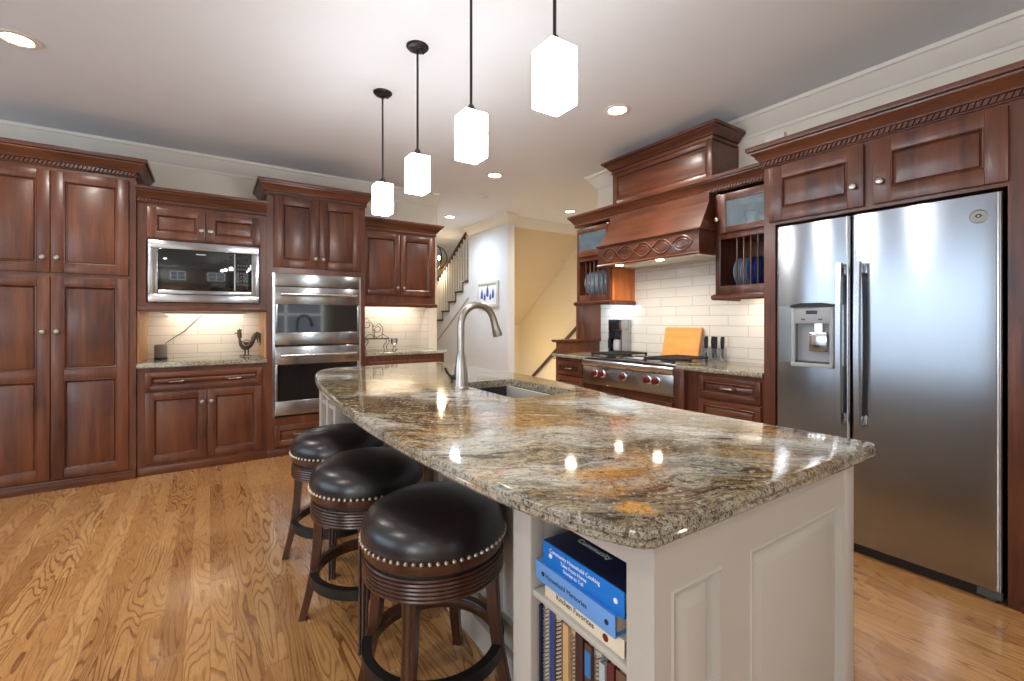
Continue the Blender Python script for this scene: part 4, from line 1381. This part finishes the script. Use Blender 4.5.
# ------------------------------------------------------------------ books in the island
BK = [  # lying binders: (y0,y1,x0,z0,z1)
    ('recipe_binder', 'cream binder lettered Kitchen Favorites, lowest of the three lying on the shelf', (.612, .862, .668, .6225, .66), (226, 214, 190), [('Kitchen Favorites', .0175, .0, 'ink')], (228, 216, 194)),
    ('recipe_binder', 'light blue binder in the middle of the lying stack', (.624, .882, .655, .6605, .705), (104, 158, 224), [('Household Memories', .016, 0, 'ink')], (104, 158, 224)),
    ('recipe_binder', 'bright blue binder with navy cover, topmost of the lying stack', (.606, .862, .662, .7055, .758), (0, 118, 212), [('Community Household Cooking', .0125, .012, 'white_ink'), ('Tales From Home', .0115, -.002, 'white_ink'), ('Stories to Tell', .0115, -.015, 'white_ink')], (32, 40, 76)),
]
for i, (nm, lab, (y0, y1, x0, z0, z1), col, txt, cov) in enumerate(BK):
    t = thing(nm, lab, 'book', (x0 + .1, (y0 + y1) / 2, z0))
    spn = plain('binder_spine_cloth', col, .4, .04)
    cvm = plain('binder_cover_cloth', cov, .35, .05)
    x1 = x0 + .24
    MB().box(x0, y0, z0, x0 + .004, y1, z1, .0015).build('spine', spn, t)
    MB().box(x0 + .004, y0, z1 - .003, x1, y1, z1).box(x0 + .004, y0, z0, x1, y1, z0 + .003).build('cover', cvm, t)
    MB().box(x0 + .015, y0 + .008, z0 + .0032, x1 - .008, y1 - .01, z1 - .0032).build('pages', 'paper', t)
    for s_, sz, dz, mt in txt:
        text_on(ROT_B, s_, sz, (x0 - .0003, (y0 + y1) / 2 + (.02 if i == 2 else .02), (z0 + z1) / 2 + dz), mt, t)
    if i:
        for y in (y0 + .022, y1 - .03):
            MB(FB).lathe([(.0055, 0), (.0055, -.0012), (.003, -.0014), (.001, -.0008)], (-y, x0, (z0 + z1) / 2), 14, 'y').build('finger_ring', 'white_ink' if i == 2 else 'ink', t)
    else:
        MB(FB).lathe([(.008, 0), (.008, -.0006), (.001, -.0006)], (-(y0 + .05), x0, (z0 + z1) / 2 - .004), 16, 'y').build('round_mark', 'red_knob', t)
    if i == 2:
        for k, (tx, yy) in enumerate((('Community', .76), ('Household Cooking', .72), ('A Collection', .66))):
            text_on(Matrix.Rotation(radians(-90), 4, 'Z'), tx, .022, (x0 + .07 + k * .04, yy, z1 + .0004), 'frame_grey', t)

VB = [((26, 32, 62), .896, .888, .25, 0, 'thin navy book at the far end of the row'),
      ((120, 156, 172), .886, .864, .262, 1, 'pale teal spiral bound cookbook near the far end'),
      ((52, 62, 120), .862, .84, .255, 0, 'indigo cookbook beside the pale teal spiral book'),
      ((128, 92, 58), .838, .812, .26, 1, 'brown spiral bound cookbook right of the indigo one'),
      ((196, 160, 112), .81, .79, .252, 0, 'tan paperback between two spiral books'),
      ((214, 182, 132), .788, .764, .25, 1, 'light tan spiral bound cookbook in the middle of the row'),
      ((62, 32, 30), .762, .738, .258, 0, 'dark maroon cookbook in the middle of the row'),
      ((92, 58, 48), .736, .716, .25, 2, 'brown cookbook with a blue label and pale letters'),
      ((150, 156, 164), .714, .69, .248, 1, 'grey spiral bound cookbook right of the blue labelled one'),
      ((170, 178, 182), .688, .672, .24, 0, 'slim pale grey book right of the grey spiral one'),
      ((96, 34, 32), .67, .65, .25, 0, 'dark red book near the near end of the row'),
      ((112, 80, 60), .648, .622, .246, 0, 'brown book at the near end of the row')]
for k, (col, ya, yb, h, kind, lab) in enumerate(VB):
    t = thing('cookbook', lab, 'book', (.78, (ya + yb) / 2, .3305), 'cookbooks standing under the shelf')
    cm = plain('cookbook_cover', col, .5, .1)
    x0 = .675 + (k % 3) * .004
    x1 = x0 + .19
    z0, z1 = .3305, .3305 + h
    m = MB().box(x0 + .004, yb, z0, x1, yb + .0022, z1).box(x0 + .004, ya - .0022, z0, x1, ya, z1)
    if kind != 1:
        m.box(x0, yb, z0, x0 + .004, ya, z1, .001)
    m.build('cover', cm, t)
    MB().box(x0 + .006, yb + .0026, z0 + .003, x1 - .004, ya - .0026, z1 - .004).build('pages', 'paper', t)
    if kind == 1:
        m = MB()
        yc = (ya + yb) / 2
        nt_ = 26
        pts = []
        for i in range(nt_ * 8):
            q = 2 * pi * i / 8
            pts.append((x0 + .004 + .0085 * cos(q), yc + .0085 * sin(q), z0 + .008 + (h - .016) * i / (nt_ * 8)))
        m.tube(pts, .0013, 5)
        m.build('spiral_binding', 'black_metal' if k == 3 else 'nickel', t)
    if kind == 2:
        MB().box(x0 - .0006, yb + .001, z1 - .07, x0, ya - .001, z1 - .015).build('label', plain('blue_label', (54, 118, 176), .5), t)
        text_on(ROT_B @ Matrix.Rotation(radians(-90), 4, 'Z'), 'COOK', .02, (x0 - .0004, (ya + yb) / 2, z1 - .13), 'white_ink', t)

# ------------------------------------------------------------------ bar stools


def make_stool(label):
    t = thing('bar_stool', label, 'stool', (0, 0, 0), 'stools along the island')
    R = .237
    MB().lathe([(R * .97, .566), (R * 1.005, .575), (R * 1.01, .592), (R * .985, .622), (R * .92, .65), (R * .78, .671), (R * .55, .684), (R * .25, .69), (.001, .691)], seg=56).build('cushion', 'leather', t, angle=60)
    m = MB()
    for i in range(64):
        q = 2 * pi * i / 64
        m.ball((R * 1.01 * cos(q), R * 1.01 * sin(q), .579), .0072, 1)
    m.build('nailhead_trim', 'brass_nail', t)
    MB().lathe([(R * .9, .54), (R * .975, .54), (R * .985, .546), (R * .985, .572), (R * .9, .574)], seg=56).build('seat_ring', 'stool_wood', t)
    MB().lathe([(.12, .522), (R * .93, .524), (R * .93, .541), (.12, .541)], seg=40).build('swivel_plate', 'black_metal', t)
    prof = [(R * .8, .46), (R * .95, .458)]
    for i in range(5):
        z = .461 + i * .0118
        prof += [(R * .985, z), (R * .992, z + .004), (R * .985, z + .009), (R * .955, z + .0105)]
    prof += [(R * .975, .521), (R * .96, .526), (R * .8, .526)]
    MB().lathe(prof, seg=56).build('apron', 'stool_wood', t, angle=20)
    for k in range(4):
        q = pi / 2 * k
        er = Vector((cos(q), sin(q), 0))
        et = Vector((-sin(q), cos(q), 0))
        secs = []
        for s_, (z, r_, w, dpt) in enumerate(((.47, .2, .023, .019), (.4, .203, .022, .019), (.3, .21, .021, .018), (.2, .223, .0195, .017), (.1, .244, .0175, .016), (.03, .262, .016, .015), (0, .268, .017, .016))):
            c = er * r_ + Vector((0, 0, z))
            sec = []
            # reeded outer face
            for u, v in ((-1, -1), (1, -1), (1, .75), (.72, 1), (.42, .78), (.2, 1), (-.2, 1), (-.42, .78), (-.72, 1), (-1, .75)):
                sec.append(tuple(c + et * u * w + er * v * dpt))
            secs.append(sec)
        MB().loft(secs).build('leg', 'stool_wood', t, angle=50)
    MB().lathe([(.205, .178), (.231, .178), (.235, .183), (.235, .216), (.231, .221), (.205, .221), (.202, .216), (.202, .183), (.205, .178)], seg=56, cap=False).build('foot_ring', 'stool_wood', t)
    MB().loft([[(rr * cos(q), rr * sin(q), z) for rr, z in ((.2368, .184), (.2368, .2235), (.208, .2235), (.208, .2215), (.2348, .2215), (.2348, .184))] for q in [radians(105 + 190 * i / 24) for i in range(25)]]).build('kick_plate', 'bronze', t)
    return t


st = make_stool('nearest of the three black leather bar stools, beside the open bookshelf')
dup(st, (.583, 2.03, 0), 'middle one of the three black leather bar stools at the island', rotz=radians(70))
dup(st, (.592, 2.63, 0), 'farthest of the three black leather bar stools, towards the ovens', rotz=radians(71))
st.location = (.635, 1.43, 0)
st.rotation_euler = (0, 0, radians(46))

# ------------------------------------------------------------------ pendants and ceiling lights


def pendant(label):
    t = thing('pendant_light', label, 'pendant light', (0, 0, 0), 'pendants over the island')
    h = .0575
    zt, zb = 2.247 - CEIL, 2.04 - CEIL
    MB().lathe([(.001, -.026), (.03, -.026), (.035, -.02), (.058, -.014), (.065, -.006), (.065, -.0005)], seg=32).lathe([(.006, -.034), (.012, -.024)], (.034, 0, 0), 10).lathe([(.006, -.034), (.012, -.024)], (-.034, 0, 0), 10).build('canopy', 'bronze', t)
    MB().tube([(0, 0, -.02), (0, 0, zt + .04)], .0065, 10).build('stem', 'bronze', t)
    MB().lathe([(.007, .05), (.012, .045), (.024, .02), (.024, .001), (.007, .001)], (0, 0, zt), 20).build('shade_cap', 'bronze', t)
    m = MB()
    m.box(-h, -h, zb, h, h, zt, .004)
    m.build('shade', 'shade_glow', t)
    return t


PEND = [(1.26, 'nearest of the four glowing pendant lights over the island'), (1.88, 'second nearest of the four pendant lights over the island'),
        (2.54, 'third of the four pendants, its round canopy visible on the ceiling'), (3.19, 'farthest of the four pendants, nearest the oven tower')]
p0 = pendant(PEND[0][1])
p0.location = (1.02, PEND[0][0], CEIL)
for y, lab in PEND[1:]:
    dup(p0, (1.02, y, CEIL), lab)


def can(label, x, y, mat, energy, color, blend=1.0, ang=165):
    t = thing('recessed_light', label, 'ceiling light', (x, y, CEIL), 'recessed ceiling lights')
    MB().lathe([(.07, -.001), (.098, -.001), (.1, -.004), (.096, -.009), (.074, -.011), (.066, -.006)], (x, y, CEIL), 32, cap=False).build('trim_ring', 'trim_white', t)
    MB().lathe([(.001, -.004), (.068, -.004), (.07, -.002), (.07, -.0005), (.001, -.0005)], (x, y, CEIL), 28).build('lens', mat, t)
    lamp('can_lamp', 'SPOT', (x, y, CEIL - .03), energy, color, (0, 0, 0), spot_size=radians(ang), spot_blend=blend, shadow_soft_size=.07)


CW = (1, .95, .88)
can('recessed ceiling light at the upper left corner of the photo', -.92, 3.74, 'bulb_warm', 66, CW)
can('recessed ceiling light in front of the hood chimney', 2.6, 2.45, 'bulb_warm', 66, CW)
can('recessed ceiling light near the middle, beyond the pendants', 2.63, 4.3, 'bulb_warm', 70, CW)
can('bluish recessed ceiling light in the hall by the staircase', 3.1, 6.4, 'bulb_cool', 75, (.68, .83, 1))
can('recessed ceiling light over the stairwell beyond the hood', 4.42, 5.1, 'bulb_warm', 60, (1, .86, .66))
can('added recessed fill light, out of view over the open floor left of the pantry end', -1.6, 1.6, 'bulb_warm', 65, CW)  # this and the next three: out of view, added to fill the room
can('added recessed fill light, out of view past the near end of the island', .3, -.9, 'bulb_warm', 10, CW)
can('added recessed fill light, out of view above the right front corner of the room', 2.4, -1.0, 'bulb_warm', 15, CW)
can('added recessed fill light, out of view at the window end of the room', -2.0, -1.3, 'bulb_warm', 60, CW)
t = thing('smoke_detector', 'small round white smoke detector on the ceiling near the hall', 'smoke detector', (2.95, 5.1, CEIL))
MB().lathe([(.001, -.035), (.035, -.035), (.05, -.028), (.062, -.012), (.064, -.0005)], (2.95, 5.1, CEIL), 28).build('cover', 'trim_white', t)

# ------------------------------------------------------------------ hall
t = thing('framed_picture', 'small framed print of blue shapes on the white hall wall', 'picture', (3.74, 6.33, 1.5))
y0, y1, z0, z1 = 6.0, 6.66, 1.5, 1.92
m = MB(FB)
w = .05
m.box(-y1, 3.725, z0, -y1 + w, 3.7495, z1, .003).box(-y0 - w, 3.725, z0, -y0, 3.7495, z1, .003).box(-y1 + w, 3.725, z0, -y0 - w, 3.7495, z0 + w, .003).box(-y1 + w, 3.725, z1 - w, -y0 - w, 3.7495, z1, .003)
m.build('frame', 'frame_grey', t)
MB(FB).box(-y1 + w, 3.74, z0 + w, -y0 - w, 3.749, z1 - w).build('print', 'art_paper', t)
m = MB(FB)
for cx_, cz, w_, h_ in ((-6.52, 1.7, .04, .1), (-6.43, 1.66, .035, .08), (-6.34, 1.74, .04, .12), (-6.25, 1.66, .03, .07), (-6.17, 1.7, .035, .1)):
    m.prism_y([(cx_ - w_, cz - h_ * .5), (cx_ + w_ * .8, cz - h_ * .6), (cx_ + w_, cz + h_ * .1), (cx_ + w_ * .3, cz + h_), (cx_ - w_ * .6, cz + h_ * .5)], 3.737, 3.7398)
m.build('printed_shapes', 'art_blue', t)

t = thing('staircase', 'white staircase with dark treads climbing behind the hall wall', 'staircase', (4.3, 8.3, 0))
rise, run = .17, .28
poly = [(7.0, 0), (7.0, 1.99)]
ys = []
y, z = 6.92, 1.99
k = 0
pts = [(7.0, 1.99)]
yy, zz = 7.2, 1.99
steps = []
while zz > .1:
    steps.append((yy - run, yy, zz))
    zz -= rise
    yy += run
m = MB()
for s0, s1, sz in steps:
    m.box(3.75, max(s0, 7.001), 0, 4.5, s1, sz - .03)
m.build('stringer_wall', 'hall_white', t)
for s0, s1, sz in steps:
    MB().box(3.72, max(s0, 7.001), sz - .03, 4.5, s1 + .025, sz, .004).build('tread', 'dark_rail', t)
    MB().box(3.742, s1 + .001, sz - rise, 4.5, s1 + .008, sz - .03).box(3.738, s1 - .006, sz - rise, 3.75, s1 + .008, sz - .03).build('riser', 'dark_rail', t)


def zst(y):
    return 1.99 - (y - 7.06) * rise / run


m = MB().prism_x([(7.0, zst(7.0) - .36), (7.0, zst(7.0) - .33), (10.0, zst(10.0) - .33), (10.0, zst(10.0) - .36)], 3.742, 3.75)
m.build('skirt_line', 'grey_plastic', t)
for i in range(26):
    y = 7.04 + i * .1
    MB().tube([(3.78, y, zst(y - .05) - .06), (3.78, y, zst(y) + .86)], .011, 8).build('baluster', 'trim_white', t)
MB().loft([[(3.78 + a, y, zst(y) + .86 + b) for a, b in ((-.03, 0), (.03, 0), (.035, .03), (.02, .06), (-.02, .06), (-.035, .03))] for y in (6.99, 9.9)]).build('handrail', 'dark_rail', t)

t = thing('wall_handrail', 'dark wooden handrail descending the stairwell beyond the range counter', 'handrail', (5.55, 6.8, .6))
sl = (.805 - .123) / (6.68 - 7.58)


def hz(y):
    return .805 + (y - 6.68) * sl


MB().tube([(5.54, 5.9, hz(5.9)), (5.54, 7.9, hz(7.9))], .03, 12).build('rail', 'dark_rail', t)
for y in (6.1, 6.9, 7.7):
    MB().tube([(5.6, y, hz(y) - .09), (5.55, y, hz(y) - .08), (5.54, y, hz(y) - .02)], .008, 8).build('bracket', 'bronze', t)

t = thing('hanging_lantern', 'round bronze ring lantern with glowing bulbs beyond the staircase', 'lantern', (3.85, 8.45, 2.5))
lx, ly, lz, lr = 3.64, 8.1, 2.5, .22
MB().tube([(lx + lr * cos(q), ly, lz + lr * sin(q)) for q in [2 * pi * i / 36 for i in range(36)]], .013, 8, closed=True).build('ring', 'bronze', t)
MB().tube([(lx, ly + lr * cos(q), lz + lr * sin(q)) for q in [2 * pi * i / 36 for i in range(36)]], .013, 8, closed=True).build('ring', 'bronze', t)
MB().tube([(lx, ly, lz + lr), (lx, ly, CEIL)], .006, 8).build('chain', 'bronze', t)
for dx in (-.05, .05):
    MB().ball((lx + dx, ly, lz), .035, 2, (.7, .7, 1.3)).build('bulb', 'candle', t)
MB().tube([(lx - .05, ly, lz - .045), (lx + .05, ly, lz - .045)], .01, 8).tube([(lx, ly, lz - .045), (lx, ly, lz - lr)], .008, 8).build('candle_arm', 'bronze', t)
lamp('lantern_lamp', 'POINT', (lx, ly - .1, lz - .3), 14, (1, .8, .55), shadow_soft_size=.1)
lamp('stairwell_lamp', 'POINT', (4.7, 6.9, .5), 12, (1, .68, .25), shadow_soft_size=.1)
